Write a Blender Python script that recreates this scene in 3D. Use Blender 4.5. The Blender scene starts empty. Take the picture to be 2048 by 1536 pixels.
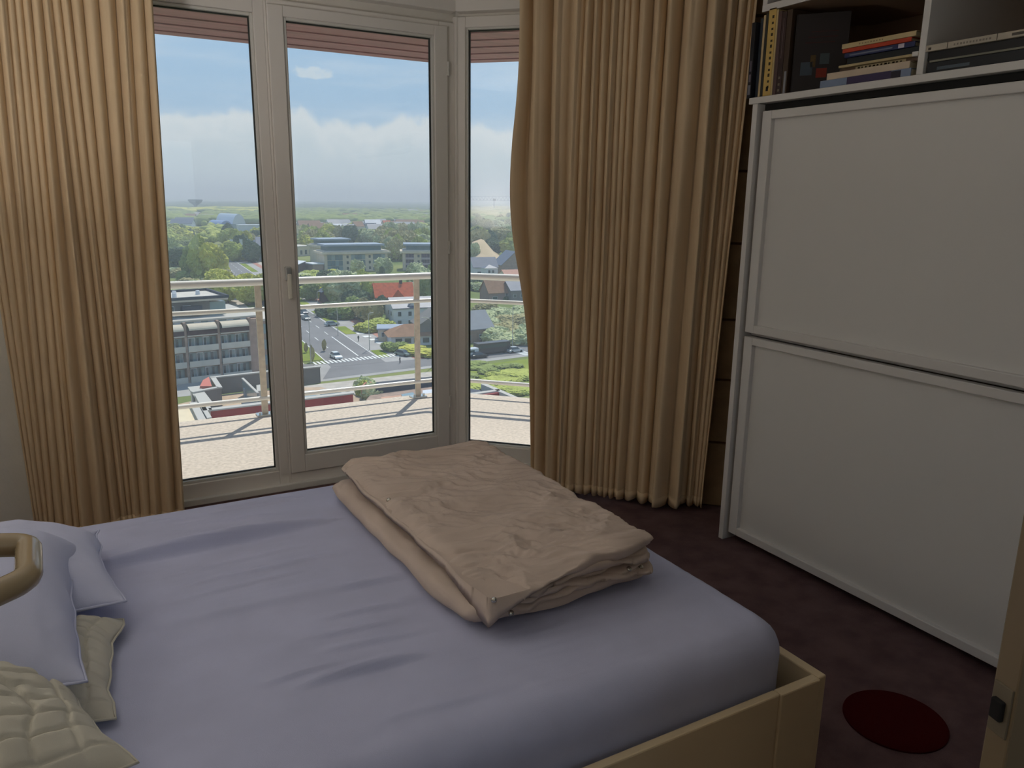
import bpy, bmesh, math, random
import numpy as np
from mathutils import Vector, Matrix, noise
random.seed(7)
PI = math.pi
S = bpy.context.scene
COL = S.collection

# ------------------------------------------------------------------ camera
H = 1.55
F_PX, PITCH, ROLL, YAW = 1555.0, math.radians(13.29), math.radians(.77), math.radians(29.4)
fw = Vector((math.sin(YAW)*math.cos(PITCH), math.cos(YAW)*math.cos(PITCH), -math.sin(PITCH)))
rt = Vector((math.cos(YAW), -math.sin(YAW), 0)); up = rt.cross(fw)
rt, up = math.cos(ROLL)*rt+math.sin(ROLL)*up, -math.sin(ROLL)*rt+math.cos(ROLL)*up
CAM = Vector((0, 0, H))
cd = bpy.data.cameras.new('camera'); cam = bpy.data.objects.new('camera', cd); COL.objects.link(cam)
cd.sensor_width = 36; cd.lens = F_PX*36/2048; cd.clip_start = .02; cd.clip_end = 60000
M = Matrix((rt, up, -fw)).transposed().to_4x4(); M.translation = CAM
cam.matrix_world = M
S.camera = cam

# ------------------------------------------------------------------ world, sun, exposure
S.view_settings.view_transform = 'Standard'; S.view_settings.look = 'None'
S.view_settings.exposure = 0.0; S.view_settings.gamma = 1; S.view_settings.use_curve_mapping = False
SUN_DIR = Vector((.345, .44, .95)).normalized()     # towards the sun, read off the railing's shadows
SUN_POWER = 4.3
SKY_POWER = 1.1
HAZE = 1/2600.0
FILL_W = 20.0                                        # energy of the fill uplighters added to brighten the room
S.cycles.max_bounces = 12; S.cycles.diffuse_bounces = 6; S.cycles.transparent_max_bounces = 16; S.cycles.volume_bounces = 0
S.cycles.use_denoising = True

def lin(c):
    c = [v/255 for v in c]
    return tuple((v/12.92 if v <= .04045 else ((v+.055)/1.055)**2.4) for v in c)
def rgba(c): return (*lin(c), 1)

sd = bpy.data.lights.new('sun', 'SUN'); sd.energy = SUN_POWER; sd.angle = math.radians(.53); sd.color = (1, .95, .87)
so = bpy.data.objects.new('sun', sd); COL.objects.link(so)
so.rotation_euler = SUN_DIR.to_track_quat('Z', 'Y').to_euler()

W = bpy.data.worlds.new('sky'); S.world = W; W.use_nodes = True
def build_sky():
    nt = W.node_tree; nt.nodes.clear(); N = nt.nodes.new; L = nt.links.new
    out = N('ShaderNodeOutputWorld'); bg = N('ShaderNodeBackground'); L(bg.outputs[0], out.inputs[0])
    bg.inputs[1].default_value = SKY_POWER
    tc = N('ShaderNodeTexCoord'); sep = N('ShaderNodeSeparateXYZ'); L(tc.outputs['Generated'], sep.inputs[0])
    z = sep.outputs[2]
    def mth(op, a, b=None, c=None):
        n = N('ShaderNodeMath'); n.operation = op
        for i, v in enumerate((a, b, c)):
            if v is None: continue
            if isinstance(v, (int, float)): n.inputs[i].default_value = v
            else: L(v, n.inputs[i])
        return n.outputs[0]
    def sstep(v, a, b):
        n = N('ShaderNodeMapRange'); n.interpolation_type = 'SMOOTHSTEP'; L(v, n.inputs[0])
        n.inputs[1].default_value = a; n.inputs[2].default_value = b; return n.outputs[0]
    def mix(f, a, b):
        n = N('ShaderNodeMix'); n.data_type = 'RGBA'
        if isinstance(f, float): n.inputs[0].default_value = f
        else: L(f, n.inputs[0])
        for i, v in ((6, a), (7, b)):
            if isinstance(v, tuple): n.inputs[i].default_value = v
            else: L(v, n.inputs[i])
        return n.outputs[2]
    def nz(sx, sy, sz, scale, detail, rough=.55, off=0.):
        mp = N('ShaderNodeMapping'); L(tc.outputs['Generated'], mp.inputs[0]); mp.inputs[3].default_value = (sx, sy, sz)
        mp.inputs[1].default_value = (off, off*.7, off*1.3)
        n = N('ShaderNodeTexNoise'); L(mp.outputs[0], n.inputs[0]); n.inputs['Scale'].default_value = scale
        n.inputs['Detail'].default_value = detail; n.inputs['Roughness'].default_value = rough
        return n.outputs[0]
    cr = N('ShaderNodeValToRGB'); L(z, cr.inputs[0]); e = cr.color_ramp.elements
    e[0].position = 0.0; e[0].color = rgba((202, 215, 222))
    e[1].position = .10; e[1].color = rgba((164, 196, 226))
    for p_, c_ in ((.05, (186, 207, 220)), (.2, (160, 196, 230)), (.4, (138, 180, 222)), (1., (96, 146, 204))):
        q = e.new(p_); q.color = rgba(c_)
    # thin high cirrus streaks
    ci = nz(1, 1, 7, 3.2, 6, .62)
    cim = mth('MULTIPLY', sstep(ci, .42, .72), .62)
    base = mix(cim, cr.outputs[0], rgba((205, 220, 236)))
    # cumulus bank whose tops stand about five degrees over the horizon
    n1 = nz(1, 1, .35, 9, 5, .55, 3.1); n2 = nz(1, 1, 1, 26, 8, .6)
    top = mth('ADD', mth('MULTIPLY', mth('SUBTRACT', n1, .5), .085), .092)
    top = mth('ADD', top, mth('MULTIPLY', mth('SUBTRACT', n2, .5), .035))
    d = mth('SUBTRACT', top, z)
    edge = sstep(d, -.002, .009)
    under = sstep(mth('ADD', d, mth('MULTIPLY', mth('SUBTRACT', n2, .5), .05)), .008, .05)
    ccol = mix(under, rgba((224, 229, 232)), rgba((203, 215, 222)))
    bank = mix(mth('MULTIPLY', edge, .93), base, ccol)
    # one small puff above it
    pv = (fw*F_PX + rt*(632-1024) + up*(768-146)).normalized()
    paz = math.atan2(pv.x, pv.y)
    az = mth('ARCTAN2', sep.outputs[0], sep.outputs[1])
    a = mth('DIVIDE', mth('SUBTRACT', az, paz), .026); b = mth('DIVIDE', mth('SUBTRACT', z, pv.z), .008)
    r2 = mth('ADD', mth('MULTIPLY', a, a), mth('MULTIPLY', b, b))
    n3 = nz(1, 1, 1.6, 70, 6)
    pm = sstep(mth('SUBTRACT', mth('MULTIPLY', n3, 4.2), r2), 1.0, 2.0)
    fin = mix(mth('MULTIPLY', pm, .75), bank, rgba((214, 223, 230)))
    L(fin, bg.inputs[0])
build_sky()

# ------------------------------------------------------------------ placing helpers
def ray(x, y): return fw*F_PX + rt*(x-1024) + up*(768-y)
GZ = -36.0
def at_z(x, y, z=GZ):
    d = ray(x, y); return CAM + d*((z-H)/d.z)
def on_plane(x, y, P, ang):
    n = Vector((-math.sin(ang), math.cos(ang), 0)); d = ray(x, y)
    return CAM + d*((Vector(P)-CAM).dot(n)/d.dot(n))

# ------------------------------------------------------------------ materials
MATS = {}
def mat(name, c, rough=.6, spec=.3, metal=0., var=0., vscale=5., bump=0., bscale=50., c2=None, stretch=(1, 1, 1), sheen=0., coords='Object', detail=4.):
    if name in MATS: return MATS[name]
    m = bpy.data.materials.new(name); m.use_nodes = True; nt = m.node_tree; b = nt.nodes['Principled BSDF']
    N = nt.nodes.new; L = nt.links.new
    b.inputs['Base Color'].default_value = rgba(c); b.inputs['Roughness'].default_value = rough
    b.inputs['Specular IOR Level'].default_value = spec; b.inputs['Metallic'].default_value = metal
    if sheen: b.inputs['Sheen Weight'].default_value = sheen
    tc = N('ShaderNodeTexCoord'); mp = N('ShaderNodeMapping'); L(tc.outputs[coords], mp.inputs[0]); mp.inputs[3].default_value = stretch
    if var or c2:
        n = N('ShaderNodeTexNoise'); L(mp.outputs[0], n.inputs[0]); n.inputs['Scale'].default_value = vscale; n.inputs['Detail'].default_value = detail
        r = N('ShaderNodeValToRGB'); L(n.outputs[0], r.inputs[0])
        r.color_ramp.elements[0].position = .33; r.color_ramp.elements[1].position = .67
        if c2: ca, cb = c, c2
        else: ca = [max(0, v*(1-var)) for v in c]; cb = [min(255, v*(1+var)) for v in c]
        r.color_ramp.elements[0].color = rgba(ca); r.color_ramp.elements[1].color = rgba(cb)
        L(r.outputs[0], b.inputs['Base Color'])
    if bump:
        n = N('ShaderNodeTexNoise'); L(mp.outputs[0], n.inputs[0]); n.inputs['Scale'].default_value = bscale; n.inputs['Detail'].default_value = 3
        bp = N('ShaderNodeBump'); L(n.outputs[0], bp.inputs['Height']); bp.inputs['Strength'].default_value = bump; bp.inputs['Distance'].default_value = .02
        L(bp.outputs[0], b.inputs['Normal'])
    MATS[name] = m; return m
def glass_mat(name, tint=(.93, .96, .95), amount=1.0):
    m = bpy.data.materials.new(name); m.use_nodes = True; nt = m.node_tree; nt.nodes.clear(); N = nt.nodes.new; L = nt.links.new
    o = N('ShaderNodeOutputMaterial'); mx = N('ShaderNodeMixShader'); t = N('ShaderNodeBsdfTransparent'); g = N('ShaderNodeBsdfGlossy'); f = N('ShaderNodeFresnel')
    t.inputs[0].default_value = (*tint, 1); g.inputs['Roughness'].default_value = .01; f.inputs[0].default_value = 1.45
    L(f.outputs[0], mx.inputs[0]); L(t.outputs[0], mx.inputs[1]); L(g.outputs[0], mx.inputs[2]); L(mx.outputs[0], o.inputs[0])
    if amount < 1:      # a film of dust that scatters a little of the daylight
        mx2 = N('ShaderNodeMixShader'); tl = N('ShaderNodeBsdfTranslucent'); tl.inputs[0].default_value = (.9, .92, .93, 1); mx2.inputs[0].default_value = 1-amount
        L(mx.outputs[0], mx2.inputs[1]); L(tl.outputs[0], mx2.inputs[2]); L(mx2.outputs[0], o.inputs[0])
    MATS[name] = m; return m
def cloth_mat(name, c, trans=.3, weave=700, var=.06, vs=6, stretch=(1, 1, 1)):
    m = bpy.data.materials.new(name); m.use_nodes = True; nt = m.node_tree; nt.nodes.clear(); N = nt.nodes.new; L = nt.links.new
    o = N('ShaderNodeOutputMaterial'); mx = N('ShaderNodeMixShader'); d = N('ShaderNodeBsdfDiffuse'); t = N('ShaderNodeBsdfTranslucent')
    tc = N('ShaderNodeTexCoord'); mp = N('ShaderNodeMapping'); L(tc.outputs['Object'], mp.inputs[0]); mp.inputs[3].default_value = stretch
    n = N('ShaderNodeTexNoise'); n.inputs['Scale'].default_value = vs; n.inputs['Detail'].default_value = 4; L(mp.outputs[0], n.inputs[0])
    r = N('ShaderNodeValToRGB'); L(n.outputs[0], r.inputs[0]); r.color_ramp.elements[0].position = .3; r.color_ramp.elements[1].position = .7
    r.color_ramp.elements[0].color = rgba([v*(1-var) for v in c]); r.color_ramp.elements[1].color = rgba([min(255, v*(1+var)) for v in c])
    L(r.outputs[0], d.inputs[0]); L(r.outputs[0], t.inputs[0])
    n2 = N('ShaderNodeTexNoise'); n2.inputs['Scale'].default_value = weave; L(tc.outputs['Object'], n2.inputs[0])
    bp = N('ShaderNodeBump'); bp.inputs['Strength'].default_value = .25; bp.inputs['Distance'].default_value = .002; L(n2.outputs[0], bp.inputs['Height']); L(bp.outputs[0], d.inputs['Normal'])
    mx.inputs[0].default_value = trans
    L(d.outputs[0], mx.inputs[1]); L(t.outputs[0], mx.inputs[2]); L(mx.outputs[0], o.inputs[0])
    MATS[name] = m; return m

# ------------------------------------------------------------------ mesh helpers
class MB:
    def __init__(s): s.v = []; s.f = []
    def add(s, vs, fs):
        o = len(s.v); s.v += [tuple(v) for v in vs]; s.f += [tuple(i+o for i in f) for f in fs]; return s
    def box(s, x0, x1, y0, y1, z0, z1, m=None):
        vs = [Vector((x, y, z)) for x in (x0, x1) for y in (y0, y1) for z in (z0, z1)]
        if m: vs = [m @ v for v in vs]
        return s.add(vs, [(0, 1, 3, 2), (4, 6, 7, 5), (0, 4, 5, 1), (2, 3, 7, 6), (0, 2, 6, 4), (1, 5, 7, 3)])
    def prism(s, pts, z0, z1):      # vertical prism on a plan polygon
        n = len(pts); vs = [(p[0], p[1], z0) for p in pts]+[(p[0], p[1], z1) for p in pts]
        a = sum(pts[i][0]*pts[(i+1) % n][1]-pts[(i+1) % n][0]*pts[i][1] for i in range(n))
        fs = [tuple(range(n))[::-1], tuple(range(n, 2*n))]+[(i, (i+1) % n, n+(i+1) % n, n+i) for i in range(n)]
        if a < 0: fs = [f[::-1] for f in fs]
        return s.add(vs, fs)
    def tube(s, pts, r, seg=10, closed=False, flat=1.):
        pts = [Vector(p) for p in pts]; n = len(pts); rings = []; prev = None
        rr = r if isinstance(r, (list, tuple)) else [r]*n
        for i, p in enumerate(pts):
            if closed: d = (pts[(i+1) % n]-pts[i-1])
            else: d = pts[min(i+1, n-1)]-pts[max(i-1, 0)]
            d.normalize()
            a = prev if prev else (Vector((0, 0, 1)) if abs(d.z) < .9 else Vector((1, 0, 0)))
            b = d.cross(a).normalized(); a = b.cross(d).normalized(); prev = a
            rings.append([p+rr[i]*(math.cos(t)*b+math.sin(t)*a*flat) for t in [2*PI*k/seg for k in range(seg)]])
        vs = [v for rg in rings for v in rg]; fs = []
        m = n if closed else n-1
        for i in range(m):
            for k in range(seg):
                fs.append((i*seg+k, ((i+1) % n)*seg+k, ((i+1) % n)*seg+(k+1) % seg, i*seg+(k+1) % seg))
        if not closed: fs += [tuple(range(seg)), tuple(range((n-1)*seg, n*seg))[::-1]]
        return s.add(vs, fs)
    def cyl(s, c, r0, r1, h, seg=16, axis=None):
        c = Vector(c); a = Vector(axis or (0, 0, 1)).normalized()
        return s.tube([c, c+a*h], [r0, r1], seg)
    def build(s, name, m, parent=None, bevel=0., smooth=False, seg=2, solid=0.):
        me = bpy.data.meshes.new(name); me.from_pydata(s.v, [], s.f); me.validate()
        bm = bmesh.new(); bm.from_mesh(me)
        bmesh.ops.recalc_face_normals(bm, faces=bm.faces)
        if bevel: bmesh.ops.bevel(bm, geom=list(bm.edges), offset=bevel, segments=seg, affect='EDGES', profile=.5)
        bm.to_mesh(me); bm.free()
        if smooth: me.polygons.foreach_set('use_smooth', [True]*len(me.polygons))
        me.materials.append(m)
        o = bpy.data.objects.new(name, me); COL.objects.link(o)
        if parent is not None: o.parent = parent
        if solid:
            md = o.modifiers.new('s', 'SOLIDIFY'); md.thickness = solid; md.offset = 0
        return o
def tag(o, label=None, cat=None, group=None, kind=None):
    if label: o['label'] = label
    if cat: o['category'] = cat
    if group: o['group'] = group
    if kind: o['kind'] = kind
    return o
def thing(name, label, cat, loc=(0, 0, 0), rz=0., group=None, kind=None):
    o = bpy.data.objects.new(name, None); COL.objects.link(o); o.location = loc; o.rotation_euler = (0, 0, rz); o.empty_display_size = .1
    return tag(o, label, cat, group, kind)
def struct(name, loc=(0, 0, 0), rz=0.): return thing(name, None, None, loc, rz, None, 'structure')
def copy_tree(o, kids, parent=None):
    c = o.copy(); COL.objects.link(c); c.parent = parent
    for ch in kids.get(o.name, ()): copy_tree(ch, kids, c)
    return c
def cen(vs):
    s_ = Vector((0, 0, 0))
    for v in vs: s_ += v
    return s_/len(vs)

# ------------------------------------------------------------------ palette
white_paint = mat('white_paint', (206, 204, 200), .5, .3, bump=.03, bscale=60)
frame_white = mat('window_frame_white', (236, 231, 225), .35, .4)
bead_white = mat('glazing_bead', (222, 220, 214), .35, .4)
gasket = mat('rubber_gasket', (60, 62, 60), .6)
plaster = mat('plaster', (226, 222, 214), .9, .1, var=.02, bump=.08, bscale=90)
ceil_m = mat('ceiling_paint', (232, 230, 226), .9, .1)
carpet = mat('carpet', (126, 99, 99), .95, .05, c2=(150, 120, 119), vscale=9, bump=.9, bscale=420)
steel = mat('brushed_steel', (215, 218, 215), .28, .6, metal=1.)
alu = mat('painted_rail', (250, 246, 236), .25, .6)
postm = mat('rail_post_paint', (224, 208, 184), .5, .3, var=.05, vscale=30)
tiles = mat('balcony_stone', (203, 190, 175), .85, .15, var=.07, vscale=45, bump=.1, bscale=120)
glass = glass_mat('window_glass', (.97, .985, .98), .95)
soff = mat('soffit_board_red', (156, 104, 108), .45, .4, var=.10, vscale=3, stretch=(1, 9, 9))
curt = cloth_mat('curtain_cloth', (218, 194, 160), .10, var=.01)
sheet_m = cloth_mat('bed_sheet_cloth', (189, 193, 220), .0, var=.02)
pillow_m = cloth_mat('pillow_cotton', (198, 202, 226), .0, var=.02)
quilt_m = cloth_mat('quilted_cotton', (200, 196, 182), .0, var=.03)
duvet_m = cloth_mat('duvet_cotton', (200, 184, 172), .0, var=.04)
bed_m = mat('bed_frame_lacquer', (216, 196, 160), .4, .4)
ward_m = mat('wardrobe_white', (212, 208, 204), .4, .35)
ward_in = mat('wardrobe_panel_white', (212, 209, 205), .5, .3)
dark_gap = mat('dark_gap', (28, 27, 26), .8)
blockm = mat('wall_block', (150, 126, 96), .9, .1, var=.06, vscale=14, bump=.12, bscale=60)
# ------------------------------------------------------------------ room shell
YA = 4.08; CX = 1.915; AB = -math.radians(44); dB = Vector((math.cos(AB), math.sin(AB), 0)); nB = Vector((math.sin(-AB), math.cos(AB), 0))  # nB points outdoors
XL, XR, YB, ZC = -.95, 3.22, -1.3, 2.585
TB = (XR-CX)/dB.x
PB = Vector((CX, YA, 0)) + dB*TB
MB_B = Matrix.Translation((CX, YA, 0)) @ Matrix.Rotation(AB, 4, 'Z')      # local x along facet B, local y outdoors
room = [(XL, YB), (XR, YB), (XR, PB.y), (CX, YA), (XL, YA)]
def off(pts, d): return [(XL-d, YB-d), (XR+d, YB-d), (XR+d, PB.y+d*.4), (CX+d*math.tan(math.radians(22)), YA+d), (XL-d, YA+d)]
tag(MB().prism(off(room, .12), -.25, 0).build('floor', carpet), kind='structure')
tag(MB().prism(off(room, .12), ZC, ZC+.3).build('ceiling', ceil_m), kind='structure')
tag(MB().box(XL-.2, XL, YB-.2, YA+.2, -.0, ZC).build('wall_left', plaster), kind='structure')
tag(MB().box(XR, XR+.2, YB-.2, PB.y+.05, 0, ZC).build('wall_right', plaster), kind='structure')
WX0, WX1, WZ0, WZ1 = .9, 2.5, .9, 2.2           # unseen opening added behind the camera to let in fill daylight
bw = MB().box(XL, WX0, YB-.2, YB, 0, ZC).box(WX1, XR, YB-.2, YB, 0, ZC).box(WX0, WX1, YB-.2, YB, 0, WZ0).box(WX0, WX1, YB-.2, YB, WZ1, ZC)
tag(bw.build('wall_back', plaster), kind='structure')
tag(MB().box(XL, -.2, YA, YA+.2, 0, ZC).build('wall_window', plaster), kind='structure')
# head wall over the glazing
head = MB().box(-.2, CX+.03, YA+.02, YA+.2, 2.47, ZC); head.box(0, TB, .02, .2, 2.50, ZC, MB_B)
tag(head.build('trim_1', plaster), kind='structure')
# pale pelmet band that follows the bay under the ceiling
pel = MB().box(-.95, CX-.012, YA-.05, YA+.03, 2.515, ZC).box(.022, TB, -.05, .03, 2.515, ZC, MB_B)
tag(pel.build('trim_2', frame_white, bevel=.006), kind='structure')
base = MB().box(XL, XL+.015, YB, YA, 0, .07); tag(base.build('baseboard_left', white_paint), kind='structure')

# window_1 (fixed pane), door_1 (balcony door), window_2 (angled pane)
def bar_frame(name, x0, x1, z0, z1, t, y0, y1, m, parent, bev=.004, mt=None, tops=None):
    """picture frame of four rails, each t wide (left, right, bottom, top)"""
    l, r, b, tp = t
    f = MB().box(x0, x0+l, y0, y1, z0, z1, mt).box(x1-r, x1, y0, y1, z0, z1, mt)
    f.box(x0+l, x1-r, y0, y1, z0, z0+b, mt).box(x0+l, x1-r, y0, y1, z1-tp, z1, mt)
    return f.build(name, m, parent, bevel=bev)
def beads(x0, x1, z0, z1, y, parent, mt=None):
    bar_frame('glazing_bead', x0, x1, z0, z1, (.014,)*4, y, y+.03, bead_white, parent, .003, mt)
    bar_frame('gasket', x0+.014, x1-.014, z0+.014, z1-.014, (.005,)*4, y+.02, y+.035, gasket, parent, 0, mt)
w1 = struct('window_1')
bar_frame('window_frame', -.2, .915, .0, 2.47, (.07, .05, .11, .07), YA, YA+.08, frame_white, w1)
beads(-.13, .865, .11, 2.40, YA+.012, w1)
MB().box(-.12, .86, YA+.045, YA+.051, .12, 2.39).build('pane', glass, w1)
d1 = struct('door_1')
bar_frame('door_frame', .915, CX, .0, 2.47, (.012, .09, .085, .028), YA, YA+.08, frame_white, d1)
bar_frame('door_leaf', .9272, 1.868, .09, 2.445, (.075, .075, .095, .05), YA-.014, YA+.06, frame_white, d1)
beads(1.004, 1.794, .184, 2.396, YA-.004, d1)
MB().box(1.01, 1.79, YA+.03, YA+.036, .19, 2.39).build('pane', glass, d1)
hd = MB().box(.943, .975, YA-.045, YA-.014, 1.135, 1.205).build('handle_plate', steel, d1, bevel=.005)
MB().box(.95, .972, YA-.05, YA-.034, 1.04, 1.17).build('handle_lever', mat('handle_brass_grey', (244, 240, 226), .4, .5, metal=0), d1, bevel=.006)
MB().cyl((.961, YA-.03, 1.165), .011, .011, .04, 12, (0, 1, 0)).build('handle_spindle', steel, d1)
for z in (.35, 1.25, 2.2): MB().cyl((1.872, YA-.012, z), .007, .007, .07, 8).build('hinge', bead_white, d1)
w2 = struct('window_2')
bar_frame('window_frame', .012, 1.06, .0, 2.50, (.05, .06, .12, .055), .0, .08, frame_white, w2, .004, MB_B)
beads(.058, 1.004, .115, 2.45, .012, w2, MB_B)
MB().box(.062, 1.0, .045, .051, .12, 2.445, MB_B).build('pane', glass, w2)
w3 = struct('window_3')  # rear window added out of view, only to light the room
bar_frame('window_frame', WX0, WX1, WZ0, WZ1, (.06,)*4, YB-.14, YB-.07, frame_white, w3)
MB().box(1.67, 1.73, YB-.14, YB-.07, WZ0+.06, WZ1-.06).build('mullion', frame_white, w3)
MB().box(WX0+.05, WX1-.05, YB-.11, YB-.104, WZ0+.05, WZ1-.05).build('pane', glass, w3)
# corner mullion between the two facets
cm = MB().prism([(CX-.0, YA-.012), (CX+.012, YA-.016), (CX+dB.x*.014, YA+dB.y*.014-.004), (CX+.10, YA+.10), (CX, YA+.09)], 0, 2.5)
tag(cm.build('trim_3', frame_white, bevel=.002), kind='structure')
# inner sill strip and pier of blocks beside the angled pane
tag(MB().box(-.2, CX-.01, YA-.03, YA, 0, .035).box(.02, 1.06, -.03, 0, 0, .035, MB_B).build('trim_4', bead_white, bevel=.004), kind='structure')
wb = struct('wall_bay')
MB().box(1.06, TB+.1, .02, .24, 0, ZC, MB_B).build('wall_core', plaster, wb)
PJ = Vector((2.801, 2.822, 0))
mJ = Matrix.Translation(PJ) @ Matrix.Rotation(AB, 4, 'Z')
zs = [0, .349, .68, .987, 1.36, 1.70, 2.04, 2.38, 2.585]
for i in range(len(zs)-1):
    for x0, x1 in ((-.52, .55),):
        MB().box(x0, x1, 0, .12, zs[i]+.006, zs[i+1]-.006, mJ).build('wall_block', blockm, wb, bevel=.004)
MB().box(-.52, .55, .012, .125, 0, ZC, mJ).build('mortar', mat('mortar_dark', (96, 66, 40), .9), wb)

# ------------------------------------------------------------------ balcony
def poly_line(d, left=-3.5, right=4.2):       # the facade line pushed outwards by d
    cx = CX + d*math.tan(math.radians(22)); c = Vector((cx, YA+d, 0))
    return [Vector((left, YA+d, 0)), c, c+dB*right]
o1 = poly_line(.085); o2 = poly_line(1.58)
bal = struct('balcony_floor')
MB().prism([(p.x, p.y) for p in o1]+[(p.x, p.y) for p in o2[::-1]], -.26, .0).build('floor_slab', tiles, bal)
def strip(a, b, z0, z1, gap=.0035):
    A = poly_line(a); Bq = poly_line(b)
    out = []
    for i, (l, r) in enumerate(((0, 1), (1, 2))):
        out.append([A[l], A[r], Bq[r], Bq[l]])
    return out
for a, b in ((.085, 1.577),):
    for q in strip(a, b, 0, .02):
        c_ = cen(q); q2 = [c_+(p-c_)*.9985 for p in q]
        MB().prism([(p.x, p.y) for p in q2], .0, .02).build('paving_slab', tiles, bal)
# rail posts, rails
rail_d = 1.50
rl = poly_line(rail_d)
railing = thing('balcony_railing', 'cream metal railing with three round rails around the sunlit balcony', 'railing', (rl[1].x, rl[1].y, .02))
rl = [p-Vector((rl[1].x, rl[1].y, 0)) for p in rl]
def rail(name, z, r, m):
    pts = []
    for i in range(2):
        for k in range(8): pts.append(rl[i].lerp(rl[i+1], k/8))
    pts.append(rl[2]); pts = [p+Vector((0, 0, z)) for p in pts]
    MB().tube(pts, r, 14).build(name, m, railing, smooth=True)
rail('top_rail', .955, .026, alu); rail('middle_rail', .765, .016, alu); rail('bottom_rail', .125, .016, alu)
def post(p, a):
    m = Matrix.Translation(p) @ Matrix.Rotation(a, 4, 'Z')
    po = MB().box(-.022, .022, -.008, .008, 0, .945, m).build('post', postm, railing, bevel=.002)
    MB().box(-.06, .06, -.045, .045, 0, .012, m).build('base_plate', steel, po, bevel=.002)
    for sx in (-.04, .04):
        MB().cyl(m @ Vector((sx, -.02, .01)), .009, .009, .02, 8).build('bolt', steel, po)
    for z in (.125, .765): MB().cyl(m @ Vector((0, -.014, z)), .006, .006, .01, 8, (0, 1, 0)).build('screw', mat('rust', (120, 70, 45), .7), po)
for x in (-3.65, -2.47, -1.285, -.10, 1.105, 2.29): post(Vector((x-(CX+rail_d*math.tan(math.radians(22))), 0, 0)), 0)
for t in (.95, 2.1, 3.3): post(dB*t, AB)
# soffit of the balcony above
so_ = struct('balcony_soffit')
u1 = poly_line(.1); u2 = poly_line(1.40)
MB().prism([(p.x, p.y) for p in poly_line(.202)]+[(p.x, p.y) for p in u2[::-1]], 2.56, 2.80).build('slab', soff, so_)
nb = 11
for i in range(nb):
    a = .205+(1.40-.205)*i/nb; b = .205+(1.40-.205)*(i+1)/nb-.009
    A = poly_line(a); Bq = poly_line(b)
    zz = 2.50 + (.006 if i % 2 else 0)
    for l, r in ((0, 1), (1, 2)):
        MB().prism([(p.x, p.y) for p in (A[l], A[r], Bq[r], Bq[l])], zz, 2.57).build('soffit_board', soff, so_)
# tower wall right of the bay, outside
tag(MB().box(1.06, 5.5, .24, .3, -6, ZC+.3, MB_B).box(-5, -.95, YA+.2, YA+.28, -6, ZC+.3).build('wall_outside', soff), kind='structure')

# ------------------------------------------------------------------ curtains
def curtain(name, label, P, ang, ridges, yb, z0, z1, inward, m, bulge=None, dmax=.12, seedv=0):
    d = Vector((math.cos(ang), math.sin(ang), 0)); nin = Vector((math.sin(ang), -math.cos(ang), 0))*inward
    T = []
    for a, b in ridges:
        p0 = on_plane(a, 0, P, ang); p1 = on_plane(b, yb, P, ang)
        T.append(((p0-Vector(P)).dot(d), p0.z, (p1-Vector(P)).dot(d), p1.z))
    rows = 46; N = 12; V = []; cols = None
    for j in range(rows+1):
        w = j/rows; z = z0+(z1-z0)*w; ts = []
        for k, (t0, za, t1, zb) in enumerate(T):
            g = (z-zb)/(za-zb); t = t1+(t0-t1)*g
            if bulge and k == 0: t += bulge*math.exp(-((z-1.55)/.45)**2)
            ts.append(t)
        for k in range(1, len(ts)): ts[k] = max(ts[k], ts[k-1]+.012)
        row = []
        for k in range(len(ts)-1):
            sp = ts[k+1]-ts[k]; D = min(dmax, max(.022, 1.0*sp))*(.8+.35*noise.noise(Vector((k*1.7+seedv, z*.6, 2))))
            for q in range(N):
                ph = q/N; of = D*(abs(math.cos(PI*ph))**.75)
                t = ts[k]+sp*(ph+.10*math.sin(2*PI*ph)*noise.noise(Vector((k*2.3, z*.5, seedv))))
                of += .05*noise.noise(Vector((t*5, z*.7, seedv+5)))
                row.append(Vector(P)+d*t+nin*of)
        row.append(Vector(P)+d*ts[-1]+nin*.02)
        cols = len(row)
        for i, p in enumerate(row):
            zz = z
            if j == 0: zz = z0 + .006*math.sin(i*.35)
            V.append((p.x, p.y, zz))
    Fc = [(j*cols+i, j*cols+i+1, (j+1)*cols+i+1, (j+1)*cols+i) for j in range(rows) for i in range(cols-1)]
    c0 = Vector((sum(v[0] for v in V)/len(V), sum(v[1] for v in V)/len(V), z0))
    mb = MB(); mb.add([Vector(v)-c0 for v in V], Fc)
    root = thing(name, label, 'curtain', c0)
    o = mb.build('drape', m, root, smooth=True, solid=.004)
    # hem: heavier band along the bottom edge
    hem = MB()
    hv = [Vector(V[i])-c0 for i in range(cols)]; hv2 = [Vector(V[cols+i])-c0 for i in range(cols)]
    n2 = nin*.003
    hem.add([v+n2+Vector((0, 0, .0)) for v in hv]+[v.lerp(u, .9)+n2 for v, u in zip(hv, hv2)], [(i, i+1, cols+i+1, cols+i) for i in range(cols-1)])
    hem.build('hem', m, root, smooth=True, solid=.004)
    return root
PR = (2.302, 3.215, 0)
ridR = [(1052, 1062), (1089, 1072), (1130, 1103), (1165, 1123), (1181, 1139), (1200, 1160), (1213, 1175), (1235, 1190), (1246, 1200), (1258, 1213),
        (1270, 1222), (1292, 1236), (1326, 1262), (1345, 1285), (1392, 1310), (1441, 1362), (1467, 1383), (1487, 1392), (1503, 1399), (1514, 1405)]
curtain('curtain', 'gathered beige floor-length curtain between the angled window and the white wardrobe', PR, -math.radians(46), ridR, 990, .03, 2.57, 1, curt, bulge=-.07)
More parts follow.
